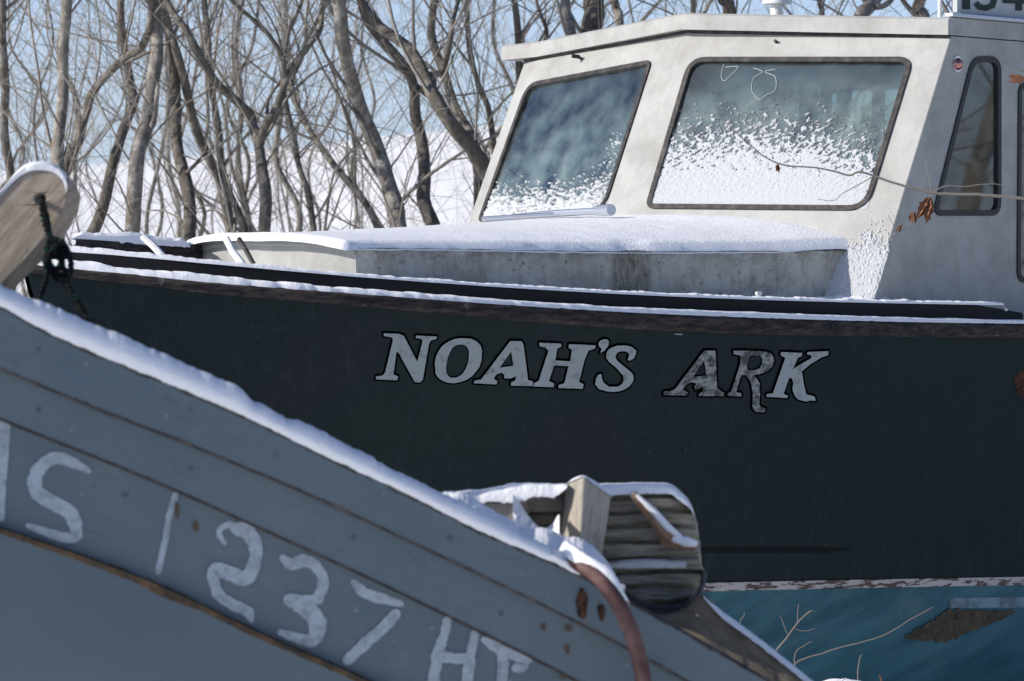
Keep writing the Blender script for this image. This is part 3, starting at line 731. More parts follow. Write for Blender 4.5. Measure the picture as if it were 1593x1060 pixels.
# ledge snow between rub rail and toe rail, wind-worn
for s in (1, -1):
    rows = []
    for i in range(700):
        a = .0 + 5.6 * i / 699; b0 = inset(a) - .004; b1 = Bg(a) + .010
        z = z_rt(a); hh = max(.004, (z_tb(a) - z) * .95)
        k = .80 + (.35 * fb(a * 6, s, 0) + .25 * fb(a * 30, s, 4)) * (.45 if a > 1 else 1)
        if a > 1.2: k *= .95
        hh = hh * max(.12, k); w = b1 - b0
        e = .004 * fb(a * 25, 2, s)
        rows.append([BW(a, s*(b1 + e), z - .002), BW(a, s*(b1 + e - .001), z + hh * .55), BW(a, s*(b1 - .008 + e), z + hh * .9), BW(a, s*(b0 + w*.5), z + hh), BW(a, s*b0, z + hh)])
    mb.grid(rows)
    rows = []
    for i in range(500):
        a = 3.38 * i / 499; b = inset(a); z = z_tt(a) - .004 - (.020 if a > 3.36 else 0)
        hh = .011 + .004 * fb(a * 9, s, 7) + .004 * fb(a * 40, s, 3) + .006 * (1 - sstep(.1, .8, a))
        rows.append([BW(a, s*(b + .002), z - .001), BW(a, s*(b + .001), z + hh * .6), BW(a, s*max(0, b - .012), z + hh), BW(a, s*max(0, b - .026), z + hh), BW(a, s*max(0, b - .037), z)])
    mb.grid(rows)
# deck snow
rows = []
for i in range(160):
    a = .03 + 3.3 * i / 159; r = []
    for j in range(41):
        u = -1 + j / 20; b = u * max(.0, inset(a) - .03)
        th = .022 + .012 * fb(a * 5, b * 5, 2)
        r.append(BW(a, b, deck_z(a, b) + th))
    rows.append(r)
mb.grid(rows)
# drift between cabin side and wheelhouse, port
rows = []
for i in range(60):
    z = -.30 + .001
    t = i / 59; b = .90 + .36 * t; r = []
    for j in range(40):
        s_ = j / 39; a0 = ac(-.2) - (HB - min(b, HB)) * TANV
        a = a0 + .05 - .24 * s_
        hgt = (.045 * (1 - s_) ** 1.4) * (1 - sstep(HB - .04, HB + .10, b)) + .02
        hgt += .02 * fb(a * 10, b * 10, 6) * (1 - s_)
        r.append(BW(a, b, deck_z(a, b) + .01 + hgt))
    rows.append(r)
mb.grid(rows)
rows = []
for i in range(60):
    t = i / 59; x = 112 + 184 * t; yb_ = 371 + 12 * t; Y_ = 9.35 + .4 * t; e = math.sin(math.pi * min(1, max(0, min(t, 1 - t) * 12)) / 2)
    th = (11 + 5 * math.exp(-((x - 205) / 28) ** 2) + 2.5 * fb(x * .08, 1, 1)) * e; dp = 8 * math.exp(-((x - 188) / 5) ** 2) + 3 * max(0, fb(x * .1, 4, 4))
    rows.append([pt(x, yb_ + 2 + dp, Y_ - .006), pt(x, yb_ - th * .6, Y_ - .012), pt(x, yb_ - th, Y_ + .03), pt(x, yb_ - th, Y_ + .12), pt(x, yb_ + 2, Y_ + .18)])
mb.grid(rows)
sn = mb.build('snow', M['snow'], None, True, 60)
tag(sn, 'snow lying on the cabin top, deck and rails of the navy fishing boat', 'snow', kind='stuff')

def plane_snow(pl, bounds_px, fn, nu, nv, name=None, mb=None):
    # bounds: four pixel corners TL, TR, BR, BL on the plane
    c = [on_plane(x, y, *pl) for x, y in bounds_px]; n = pl[1]
    hs = []; ps = []
    for j in range(nv + 1):
        v = j / nv; hr = []; pr = []
        for i in range(nu + 1):
            u = i / nu; p = (c[0]*(1-u) + c[1]*u)*(1-v) + (c[3]*(1-u) + c[2]*u)*v
            h = fn(u, v, p); hr.append(h); pr.append(p)
        hs.append(hr); ps.append(pr)
    idx = {}
    def vid(i, j):
        if (i, j) not in idx:
            idx[(i, j)] = len(mb.v); h = hs[j][i]; mb.v.append(tuple(ps[j][i] + n * (-.0085 + (.006 + h if h > 0 else -.002)) if inset_glass else ps[j][i] + n * (h if h > 0 else -.002)))
        return idx[(i, j)]
    for j in range(nv):
        for i in range(nu):
            if max(hs[j][i], hs[j][i+1], hs[j+1][i], hs[j+1][i+1]) > 0:
                mb.f.append((vid(i, j), vid(i+1, j), vid(i+1, j+1), vid(i, j+1)))
mb = MB(); inset_glass = True
def streak(u, v, sx, sy, ang, seed):
    x = u * math.cos(ang) + v * math.sin(ang); y = -u * math.sin(ang) + v * math.cos(ang)
    return fb(x * sx, y * sy, seed, 5)
def f1(u, v, p):
    top = .60 - .10 * math.sin(u * 3.0 + .4) + .05 * fb(u * 4, 0, 3)
    if u > .9: top += (u - .9) * 1.2
    k = (v - top) * 2.6
    n_ = streak(u * 1.45, v, 26, 60, -.55, 1.0)
    n2 = fb(u * 150, v * 100, 2, 3)
    h = k + n_ * .85 + n2 * .35 + .02
    if v > .74: h += (v - .74) * 3.5
    h2 = .0008 + .0024 * min(1.6, max(0, h)) + .0011 * n2
    return h2 if h > 0 else -1
plane_snow(P1, [(1073, 92), (1419, 92), (1349, 326), (1006, 323)], f1, 330, 220, mb=mb)
def f2(u, v, p):
    k = (v - .86) * 5.5 if v > .6 else -1.43 - (.6 - v) * 1.8
    k += 1.15 * math.exp(-((u - .93) / .13) ** 2 - ((v - .52) / .20) ** 2)
    k += .25 * math.exp(-((u - .8) / .12) ** 2 - ((v - .35) / .10) ** 2)
    k += .35 * (1 - sstep(.0, .25, u)) * sstep(.6, .8, v)
    n_ = streak(u, v * 1.1, 22, 30, -.5, 4.0); n2 = fb(u * 60, v * 70, 7, 3)
    h = k + n_ * .7 + n2 * 1.0
    return .0015 + .004 * min(1.5, h) if h > 0 else -1
plane_snow(P2, [(820, 132), (1014, 96), (940, 329), (745, 344)], f2, 190, 210, mb=mb)
inset_glass = False
# wind-packed snow climbing the wheelhouse front beside the cabin side
def f3(u, v, p):
    px, py = proj(p)
    cx = 1392 - (py - 330) * .30
    k = min(1.6, (py - 378) / 16) - max(0, px - cx - 4) / 6 if py > 378 else .35 - abs(px - (cx - 22)) / 38 - (378 - py) / 60
    n_ = fb(px * .07, py * .05, 2) * .7 + fb(px * .30, py * .24, 6, 3) * .9
    h = k * .8 + n_
    return .0012 + .005 * min(1.3, h) + .002 * fb(px * .3, py * .3, 1, 2) if h > 0 else -1
plane_snow(P1, [(1290, 325), (1404, 325), (1360, 470), (1247, 470)], f3, 180, 220, mb=mb)
sn = mb.build('snow', M['snow_rough'], None, True, 75)
tag(sn, 'wind blown snow stuck to the windshield glass of the fishing boat', 'snow', kind='stuff')

# ------------------------------------------------------------------ foreground skiff
fy0 = smooth_tab([(-400, 300), (-150, 412), (0, 474), (61, 508), (146, 547), (238, 585), (372, 642), (515, 712), (630, 765), (736, 819), (892, 888), (1053, 975), (1200, 1060), (1350, 1150), (1600, 1320)])
fy1 = smooth_tab([(-400, 410), (-150, 513), (0, 575), (158, 640), (277, 686), (396, 735), (515, 786), (630, 840), (895, 968), (1053, 1052), (1200, 1135), (1600, 1390)])
fy2 = smooth_tab([(-400, 495), (-150, 590), (0, 652), (238, 748), (416, 827), (630, 926), (895, 1058), (1200, 1225), (1600, 1480)])
fy3 = smooth_tab([(-400, 665), (-150, 765), (0, 822), (119, 863), (246, 911), (396, 982), (555, 1052), (895, 1215), (1200, 1385), (1600, 1640)])
def FY(px): return 5.35 + .00035 * px
def FG(px, py, off=0.): 
    Y = FY(px); d = (py - fy0(px)) / 1000 * .12
    return pt(px, py, Y + off + d)
skiff = thing('skiff', pt(500, 1300, 5.6), 'blue grey painted wooden skiff with white brushed numbers, lying bow up in the foreground', 'boat')
xs = [-400 + 20 * i for i in range(101)]
ST1, ST2, ST3 = .020, .040, .024
mb = MB(); mb.grid([[FG(x, fy0(x), .09), FG(x, fy0(x), .006), FG(x, fy0(x) + 3, 0), FG(x, fy1(x) - 3, 0), FG(x, fy1(x), .005), FG(x, fy1(x) + 1, .09)] for x in xs], True, True)
rail = mb.build('gunwale_rail', M['skiff'], skiff, True, 30)
mb = MB(); mb.grid([[FG(x, fy1(x) - 4, ST1), FG(x, fy2(x) - 2, ST1), FG(x, fy2(x), ST1 + .004), FG(x, fy2(x) + 1, ST1 + .05), FG(x, fy1(x) - 4, ST1 + .05)] for x in xs], True, True)
mb.build('upper_strake', M['skiff'], skiff, True, 30)
mb = MB(); mb.grid([[FG(x, fy2(x) - 5, ST2), FG(x, fy3(x) + 4, ST2), FG(x, fy3(x) + 4, ST2 + .04), FG(x, fy2(x) - 5, ST2 + .04)] for x in xs], True, True)
panel = mb.build('number_strake', M['skiff'], skiff, True, 30)
mb = MB(); rows = []
for x in xs:
    r = [FG(x, fy3(x) + 5, ST2 + .03), FG(x, fy3(x) + 3, ST3 + .004), FG(x, fy3(x) + 7, ST3)]
    for k in range(1, 12): r.append(FG(x, fy3(x) + 7 + k * 75, ST3 + .012 * k + .006 * k * k))
    r.append(r[-1] + Vector((0, .8, 0))); q = FG(x, fy0(x) + 40, .09) + Vector((0, .8, -.12)); r.append(q); r.append(FG(x, fy0(x) + 30, .085)); 
    r.append(FG(x, fy3(x), ST2 + .045))
    rows.append(r)
mb.grid(rows, True, True); low = mb.build('lower_hull', M['skiff_low'], skiff, True, 40)
# chipped brown lip
mb = MB(); rows = []
for i in range(900):
    x = -380 + 2.2 * i; c0 = fy3(x); k = 4.0 + 3.5 * fb(x * .03, 0, 1) + 2.5 * fb(x * .12, 0, 5)
    g_ = 3.0 * math.exp(-((x - 255) / 40) ** 2)
    rows.append([FG(x, c0 - max(.5, k) * .55 - 1, ST2 - .001), FG(x, c0 - .5, ST3 - .006), FG(x, c0 + 5 + max(0, k) * .4 + g_, ST3 - .005), FG(x, c0 + 7 + max(0, k) * .5 + g_ * 2, ST3 + .0)])
mb.grid(rows); mb.build('chipped_edge', M['rust_edge'], panel)
# dark weathered seam under the rail and along its top
mb = MB(); rows = []
for i in range(900):
    x = -380 + 2.2 * i; k = 3.4 + 2.6 * fb(x * .02, 3, 1) + 1.2 * fb(x * .1, 3, 5)
    rows.append([FG(x, fy1(x) - max(.2, k), -.0012), FG(x, fy1(x) + .5, .003), FG(x, fy1(x) + 1.5, ST1 - .002)])
mb.grid(rows)
rows = []
for i in range(900):
    x = -380 + 2.2 * i; k = .9 + 1.2 * fb(x * .03, 13, 1) + 1.0 * fb(x * .1, 13, 5)
    rows.append([FG(x, fy2(x) - 1 - max(.3, k), ST1 - .0012), FG(x, fy2(x) - 1, ST1 - .0005), FG(x, fy2(x) + 1, ST1 + .006), FG(x, fy2(x) + 3 , ST2 - .001)])
mb.grid(rows); rows = []
for i in range(900):
    x = -380 + 2.2 * i; k = 3.0 + 3.2 * fb(x * .025, 8, 1) + 2 * fb(x * .1, 8, 5)
    rows.append([FG(x, fy0(x) - .5, .008), FG(x, fy0(x) + 1, .0015), FG(x, fy0(x) + 3, -.0012), FG(x, fy0(x) + 3.2 + max(.0, k), -.0012)])
mb.grid(rows)
mb.build('bare_seam', worn('dark_worn_seam', (.03, .027, .028), (.085, .075, .07), .46, .62, 30), rail)
# rust stains round the fastenings
mb = MB()
def stain(cx, cy, rx, ry, seed, off):
    b = len(mb.v); n = 20
    for k in range(n):
        t = k / n * 2 * math.pi; r = 1 + .35 * noise.noise(Vector((math.cos(t)*1.5, math.sin(t)*1.5, seed)))
        mb.v.append(tuple(FG(cx + rx*r*math.cos(t), cy + ry*r*math.sin(t), off)))
    mb.f.append(tuple(range(b, b+n)))
mb.v.clear()
for (x, y, rx, ry, off, par) in ((905, 935, 9, 17, -.002, rail), (935, 950, 6, 9, -.002, rail), (845, 974, 5, 4, ST1 - .002, rail), (884, 976, 6, 4, ST1 - .002, rail), (882, 1008, 4, 6, ST1 - .002, rail), (876, 1052, 6, 3, ST1 - .002, rail), (275, 790, 4, 9, ST2 - .002, panel), (304, 817, 5, 6, ST2 - .002, panel)):
    mb = MB(); stain(x, y, rx, ry, x * .1, off); stain(x + 1, y + ry * .9, rx * .8, ry * .9, x, off + .0005)
    mb.build('rust_stain', M['rust'] if x > 900 else M['rust_faint'], par, False)
# plugged fastenings
M['plug'] = worn('plug_paint', (.10, .12, .14), (.07, .08, .09), .4, .6)
for x, f, o_ in ((297, .35, -.0015), (297, 2.45, ST1-.0015), (550, 2.4, ST1-.0015), (195, 3.25, ST2-.0015), (430, .5, -.0015), (700, .5, -.0015), (60, .4, -.0015), (60, 2.5, ST1-.0015), (780, 2.5, ST1-.0015)):
    y = fy0(x) + (fy1(x)-fy0(x))*f if f < 1 else (fy1(x) + (fy2(x)-fy1(x))*(f-2) if f < 3 else fy2(x) + (fy3(x)-fy2(x))*(f-3))
    mb = MB(); stain(x, y, 4.5, 4.2, x, o_); mb.build('fastening_plug', M['plug'], skiff, False)
# brushed numbers
def brush(segs, par=panel, off=ST2 - .0018):
    mb = MB()
    for si, (pts, ws) in enumerate(segs):
        sp = [(pts[i][0], pts[i][1], ws[i] if hasattr(ws, '__len__') else ws) for i in range(len(pts))]
        sp = spline([Vector(p) for p in sp], 7); L = []; Rr = []; n = len(sp)
        for i, p in enumerate(sp):
            a_, c_ = sp[max(0, i-1)], sp[min(n-1, i+1)]; d = math.hypot(c_.x-a_.x, c_.y-a_.y) or 1
            nx, ny = -(c_.y-a_.y)/d, (c_.x-a_.x)/d; w = p.z/2 * 1.22
            wa = w * (1 + .22 * fb(p.x*.11, p.y*.11, 1, 3)) + 1.2*fb(p.x*.4, p.y*.4, 2, 2); wb = w * (1 + .22 * fb(p.x*.11, p.y*.11, 9, 3)) + 1.2*fb(p.x*.4, p.y*.4, 12, 2)
            o_ = off - si * .0007
            L.append(FG(p.x + nx*wa, p.y + ny*wa, o_)); Rr.append(FG(p.x - nx*wb, p.y - ny*wb, o_))
        mb.grid([L, Rr])
        for e in (0, -1):      # rounded ragged ends
            p = sp[e]; w = p.z / 2 * 1.1; b = len(mb.v)
            for k in range(10): mb.v.append(tuple(FG(p.x + w*.98*math.cos(k*.628), p.y + w*.98*math.sin(k*.628), off - si*.0007 - .0003)))
            mb.f.append(tuple(range(b, b+10)))
    return mb.build('numeral', M['skiff_white'], par, False)
brush([([(6, 656), (5, 700), (4, 760), (2, 808)], [18, 14, 9, 7]), ([(-46, 700), (-30, 720), (-12, 690), (2, 664)], [10, 12, 12, 12]), ([(-48, 640), (-50, 700), (-52, 770)], [12, 12, 12])])
brush([([(138, 733), (118, 722), (93, 713), (70, 720), (55, 742), (58, 765), (82, 782), (108, 797), (118, 820), (116, 836), (90, 834), (44, 818)], [7, 13, 16, 16, 18, 19, 19, 19, 16, 13, 12, 8])])
brush([([(273, 770), (264, 800), (256, 845), (246, 890)], [8, 8, 8, 8])])
brush([([(350, 845), (341, 832), (346, 820), (360, 816)], [6, 7, 8, 9]), ([(366, 822), (385, 828), (397, 850), (396, 875), (382, 900), (360, 893), (336, 886), (332, 900), (340, 925), (362, 940), (385, 952), (391, 966)], [16, 20, 18, 17, 18, 20, 17, 15, 15, 14, 14, 7])])
brush([([(440, 868), (455, 878), (475, 872), (495, 885), (503, 905), (495, 930), (478, 935), (450, 934)], [10, 16, 16, 14, 14, 14, 15, 18]), ([(462, 940), (485, 955), (494, 975), (488, 996), (470, 995), (436, 984)], [18, 22, 22, 16, 14, 9])])
brush([([(550, 905), (566, 922), (590, 930), (624, 940)], [8, 14, 13, 8]), ([(616, 955), (598, 975), (570, 1000), (540, 1028)], [14, 14, 15, 14])])
brush([([(696, 965), (692, 985), (683, 1010), (674, 1060), (670, 1085)], [12, 12, 14, 15, 15]), ([(739, 985), (734, 1010), (728, 1050), (722, 1085)], [11, 12, 15, 16]), ([(690, 1022), (708, 1024), (728, 1024)], [16, 14, 14])])
brush([([(752, 995), (775, 1008), (800, 1015), (822, 1026)], [8, 16, 20, 12]), ([(806, 1018), (814, 1034), (802, 1040)], [14, 14, 12]), ([(782, 1012), (782, 1045), (778, 1090)], [14, 14, 14])])
# rail snow
s_top = smooth_tab([(-400, 250), (-150, 372), (0, 442), (60, 468), (136, 499), (238, 543), (340, 588), (372, 601), (392, 622), (412, 632), (440, 648), (475, 657), (510, 676), (555, 699), (600, 725), (661, 754), (692, 768), (760, 800), (830, 838), (880, 862), (930, 885), (955, 905), (975, 925)])
mb = MB(); rows = []
for i in range(700):
    x = -390 + (972 + 390) * i / 699; yb = fy0(x) + 1.5 + 2.6 * fb(x * .04, 1, 1) + 1.4 * fb(x * .25, 1, 4); yt = s_top(x) + 1.3 * fb(x * .06, 2, 2) + .9 * fb(x * .3, 2, 6)
    if x > 900: yb = yb - (x - 900) * .30
    yt += 3.2 * fb(x * .018, 7, 2) + (3 * max(0, fb(x * .05, 3, 9)))
    m_ = (yt + yb) / 2
    r = [FG(x, yb + 2, .006), FG(x, yb, -.004), FG(x, yb - (yb-yt)*.45, -.006), FG(x, yb - (yb-yt)*.8, .008), FG(x, yt, .035), FG(x, yt + 1, .065), FG(x, yt + (yb-yt)*.35, .09), FG(x, yb, .105)]
    rows.append(r)
mb.grid(rows, False)
# heap of snow spilling against the timbers
rows = []
heap = smooth_tab([(680, 775), (720, 768), (760, 790), (800, 812), (820, 822), (850, 822), (880, 835), (905, 838), (940, 868), (975, 925)])
for i in range(120):
    x = 690 + 280 * i / 119; yt = heap(x) + 3 * fb(x * .05, 5, 5) + 1.5 * fb(x * .2, 5, 7); yb = fy0(x) - 2; r = []
    for j in range(12):
        t = j / 11; r.append(pt(x, yb + (yt - yb) * math.sin(t * math.pi / 2), FY(x) + .03 + .22 * t + .012 * fb(x * .05, t * 3, 3)))
    r.append(pt(x, yb + 20, FY(x) + .40)); rows.append(r)
mb.grid(rows)
sn = mb.build('snow', M['snow'], None, True, 70); tag(sn, 'ridge of snow along the sloping rail of the blue grey skiff', 'snow', kind='stuff')

# hose over the rail
hp = spline([pt(x, y, Y) for x, y, Y in ((880, 862, 5.72), (905, 880, 5.63), (935, 902, 5.60), (962, 940, 5.59), (983, 985, 5.60), (996, 1030, 5.61), (1003, 1080, 5.62), (1006, 1160, 5.66), (1000, 1260, 5.7))], 8)
mb = MB(); mb.tube(hp, .0165, 14); hs = mb.build('hose', M['hose'], None); tag(hs, 'faded red rubber hose hanging over the rail of the blue grey skiff', 'hose')
mb = MB(); rows = []
for i, p in enumerate(hp[:26]):
    k = 1 - sstep(14, 25, i); dx = Vector((.008 * sstep(6, 20, i), 0, 0)) ; hh = (.012 + .003 * fb(i * .7, 0, 0)) * k
    rows.append([p + Vector((-.015 + .02 * sstep(5, 20, i), -.008, .006)), p + Vector((-.004, -.006, .015 + hh)) + dx, p + Vector((.009, 0, .012 + hh)) + dx, p + Vector((.019, .004, .0 + hh * .3)), p + Vector((.012, .012, -.006))])
mb.grid(rows); sn = mb.build('snow', M['snow'], None, True, 80); tag(sn, 'thin snow ridge on top of the red hose', 'snow', kind='stuff')

# ------------------------------------------------------------------ plank with rope, upper left
pk = [(-240, 620), (-200, 640), (-60, 510), (10, 443), (60, 392), (95, 350), (110, 322), (114, 298), (104, 276), (86, 266), (60, 264), (40, 274), (18, 298), (0, 316), (-60, 380), (-260, 580)]
hole = [(63 + 9 * math.cos(k * .6283), 309 + 9 * math.sin(k * .6283)) for k in range(10)]
YP = 5.85
mb = MB(); mb.slab([pt(x - 8, y, YP) for x, y in pk], [[pt(x, y, YP) for x, y in hole]], Vector((0, 0, 0)), Vector((.020, .05, -.010)))
plank = mb.build('tiller_plank', M['wood_diag'], None, True, 40, .004); tag(plank, 'weathered round ended plank with a rope hole, raised at upper left behind the skiff', 'plank')
mb = MB(); rows = []
cap_ = [(-20, 328), (0, 306), (18, 287), (36, 270), (56, 261), (80, 261), (98, 270), (108, 288), (108, 300)]
sp = spline([Vector((x - 6, y, 0)) for x, y in cap_], 6); n = len(sp)
for i, p in enumerate(sp):
    e = math.sin(min(1, max(0, (i + .5) / n)) * math.pi) ** .6 * (1 if i > n*.3 else (i / (n*.3)) ** 1.5); h_ = 10 * e
    q0 = pt(p.x, p.y + 5, YP - .003); q1 = pt(p.x + 1, p.y - h_ * .5, YP - .004); q2 = pt(p.x + 2, p.y - h_ * .9, YP + .02); q3 = pt(p.x + 6, p.y - h_ * .5, YP + .05); q4 = pt(p.x + 10, p.y + 8, YP + .06)
    rows.append([q0, q1, q2, q3, q4])
mb.grid(rows); sn = mb.build('snow', M['snow'], None, True, 80); tag(sn, 'small cap of snow on the rounded end of the plank at upper left', 'snow', kind='stuff')
# rope
mb = MB()
def rope(pts, r=.0062, Y0=YP - .02):
    sp = spline([pt(p[0], p[1], Y0 + (p[2] if len(p) > 2 else 0)) for p in pts], 8)
    mb.tube([q + Vector((.0016 * math.sin(i * 1.9), 0, .0016 * math.cos(i * 1.9))) for i, q in enumerate(sp)], [r * (1 + .18 * math.sin(i * 2.1)) for i in range(len(sp))], 7)
rope([(63, 309, .06), (64, 315, .0), (67, 335), (72, 355), (80, 375), (88, 395), (98, 415), (105, 440), (115, 462), (128, 482), (142, 502)])
rope([(60, 309, .05), (66, 318), (74, 345), (76, 372), (72, 400), (73, 430), (66, 452), (60, 470)])
rope([(80, 372), (96, 378), (106, 392), (110, 410), (107, 428), (96, 430), (84, 420), (76, 402), (84, 388), (94, 392), (97, 408), (88, 418)])
rope([(70, 385), (78, 395), (90, 400), (100, 395), (95, 382), (84, 378), (74, 392), (70, 410), (80, 425)])
rope([(88, 380, -.01), (76, 398, -.015), (72, 415, -.01), (84, 432, 0), (98, 436), (112, 458, .01), (127, 486, .01), (136, 500)])
rp = mb.build('rope', M['rope'], None); tag(rp, 'tangled dark green rope hanging from the hole of the round ended plank', 'rope')

# ------------------------------------------------------------------ timbers beyond the skiff rail
YT = 6.15
mb = MB()
def tblk(pts, Y, dep, mat_, name, label, cat, bev=.008, par=None, sh=Vector((0, 0, 0)), groove=False):
    mb = MB(); mb.slab([pt(x, y, Y) for x, y in pts], [], Vector((0, 0, 0)), Vector((0, dep, 0)) + sh)
    o = mb.build(name, mat_, par, True, 35, bev)
    if label: tag(o, label, cat)
    return o
# rounded timber head, grooved by weather: swept section
mb = MB(); rows = []
edge_r = smooth_tab([(755, 1045), (765, 1058), (780, 1070), (800, 1078), (830, 1084), (870, 1088), (900, 1091), (920, 1088), (935, 1076), (945, 1060), (960, 1040)])
for j in range(100):
    y = 757 + (965 - 757) * j / 99; xr = edge_r(y) + 1.5 * fb(y * .1, 0, 0); r = []
    for i in range(24):
        t = i / 23; x = 800 + (xr - 800) * t
        gr = .024 * max(0, math.sin(y * .27 + 1.2 * fb(x * .01, y * .02, 1))) ** 3 + .010 * fb(x * .02, y * .25, 4)
        r.append(pt(x, y, YT + gr + .03 * max(0, t - .9) * 10))
    r.append(pt(xr + 3, y, YT + .10)); r.append(pt(xr + 2, y, YT + .34)); r.append(pt(800, y, YT + .34))
    rows.append(r)
mb.grid(rows, True, True); tb = mb.build('timber', M['wood_h'], None, True, 50); tag(tb, 'grooved weathered timber with rounded end and snow on top, behind the skiff rail', 'timber')
b1 = tblk([(745, 781), (801, 785), (803, 812), (745, 812)], 6.02, .10, M['wood_v'], 'wood_block', 'short pale wooden block left of the grey post, half buried in snow', 'wood block', .004, sh=Vector((.035, 0, .01)))
b2 = tblk([(815, 772), (876, 775), (876, 797), (822, 797)], 6.12, .03, M['wood_v'], 'wood_batten', 'pale wooden batten just left of the grey post under thick snow', 'batten', .003)
# post: square section, left face towards the sun
q = [pt(872, 900, 6.03), pt(873, 838, 6.03), pt(893, 742, 6.03)]
mb = MB()
base4 = [pt(862, 900, 6.06), pt(900, 905, 5.98), pt(932, 900, 6.02), pt(895, 895, 6.12)]
top4 = [pt(881, 752, 6.06), pt(907, 740, 5.98), pt(952, 772, 6.02), pt(926, 760, 6.12)]
mb.grid([base4, top4], True, True); po = mb.build('post', M['wood_v'], None, True, 30, .006); tag(po, 'short square grey wooden post with a cap of snow, leaning behind the skiff rail', 'post')
# stick lying against the timber
mb = MB(); mb.tube([pt(984, 768, YT - .03), pt(1012, 800, YT - .035), pt(1036, 832, YT - .035), (pt(1050, 848, YT - .03))], [.009, .014, .018, .012], 7)
mb.tube([pt(1030, 838, YT - .03), pt(1060, 845, YT - .03), pt(1080, 848, YT - .02)], [.014, .015, .012], 7)
st = mb.build('stick', wood('orange_brown_stick', (.42, .30, .20), (.25, .12, .06), (.12, .05, .03), (6, 6, 6)), None); tag(st, 'short broken brown stick dusted with snow, resting on the grooved timber', 'stick')
# dark strap under the timber
mb = MB(); mb.tube(spline([pt(x, y, Y) for x, y, Y in ((955, 905, 5.98), (980, 930, 5.98), (1010, 944, 5.98), (1045, 946, 5.99), (1075, 936, 6.0), (1092, 912, 6.05), (1095, 890, 6.2))], 8), .0065, 8)
st = mb.build('strap', M['black'], None); tag(st, 'black cord looped under the rounded timber end', 'cord')
# long timber sloping down right behind the rail
mb = MB(); rows = []
lt_top = smooth_tab([(930, 935), (1000, 952), (1060, 949), (1095, 924), (1118, 948), (1150, 975), (1190, 1005), (1260, 1062), (1340, 1130), (1500, 1260)])
for i in range(70):
    x = 930 + 560 * i / 69; yt = lt_top(x) + 1.5 * fb(x * .06, 0, 2); yb = fy0(x) + 60
    rows.append([pt(x, yt, 6.1), pt(x, yt + 4, 6.05), pt(x, (yt + yb) / 2, 6.02 + .006 * fb(x * .05, 1, 1)), pt(x, yb, 6.02), pt(x, yb, 6.3), pt(x, yt, 6.3)])
mb.grid(rows, True, True); lg = mb.build('long_timber', M['wood_log'], None, True, 40); tag(lg, 'long brown timber sloping down right behind the skiff rail, snow on its edge', 'timber')
# snow on all of these
mb = MB()
def ridge(top, x0, x1, thick, Y, dep, n=90, rag=1.5, seed=0, flat=None):
    rows = []
    for i in range(n):
        t = i / (n - 1); x = x0 + (x1 - x0) * t; y = top(x); e = math.sin(min(1, max(0, min(t, 1-t) * 8)) * math.pi / 2)
        th = thick(x) if callable(thick) else thick
        th = th * (.25 + .75 * e) * (1 + .12 * fb(x * .08, seed, 0)); yt = y + rag * fb(x * .05, seed, 1)
        rows.append([pt(x, yt + th + rag * fb(x * .2, seed, 3), Y - .002), pt(x, yt + th * .95, Y - .012), pt(x, yt + th * .4, Y - .010), pt(x, yt + th*.08, Y + .01), pt(x, yt, Y + dep * .35), pt(x, yt + 1, Y + dep * .7), pt(x, yt + th, Y + dep)])
    mb.grid(rows)
ridge(smooth_tab([(690, 766), (740, 760), (780, 755), (800, 751), (840, 752), (890, 753), (950, 752), (1020, 751), (1042, 753), (1060, 766), (1074, 784), (1082, 806)]), 900, 1080, smooth_tab([(680, 20), (1040, 17), (1082, 14)]), YT - .006, .34, rag=1, seed=1)
ridge(smooth_tab([(680, 768), (700, 764), (740, 762), (775, 757), (800, 751), (840, 752), (885, 753)]), 670, 882, smooth_tab([(670, 30), (720, 30), (760, 22), (800, 32), (830, 23), (880, 24)]), 6.02, .3, rag=2, seed=2)
ridge(smooth_tab([(1093, 925), (1110, 940), (1150, 970), (1190, 1000), (1260, 1056), (1340, 1122), (1500, 1254)]), 1094, 1400, 12, 6.05, .20, rag=2, seed=3)
# drift draped between block, batten and post
dr_ = smooth_tab([(798, 768), (806, 778), (820, 800), (836, 818), (848, 822), (860, 814), (868, 802), (872, 800)])
rows = []
for i in range(50):
    t = i / 49; r = []
    for j in range(30):
        s_ = j / 29
        x = 798 + 72 * t; ytop = dr_(x)
        y = ytop + (875 - ytop) * s_
        r.append(pt(x, y, 6.0 - .17 * s_ + .02 * fb(x * .05, y * .05, 4)))
    rows.append(r)
mb.grid(rows)
# post cap
rows = []
for i in range(12):
    u = i / 11
    r = []
    for j in range(9):
        w = j / 8; p = (top4[0]*(1-u) + top4[1]*u)*(1-w) + (top4[3]*(1-u) + top4[2]*u)*w
        e = math.sqrt(max(0, 1 - abs(2*u-1)**3)) * math.sqrt(max(0, 1 - abs(2*w-1)**3))
        out = ((p - (top4[0]+top4[2])/2) * .06); r.append(p + out + UP * (.015 * e - .003))
    rows.append(r)
mb.grid(rows)
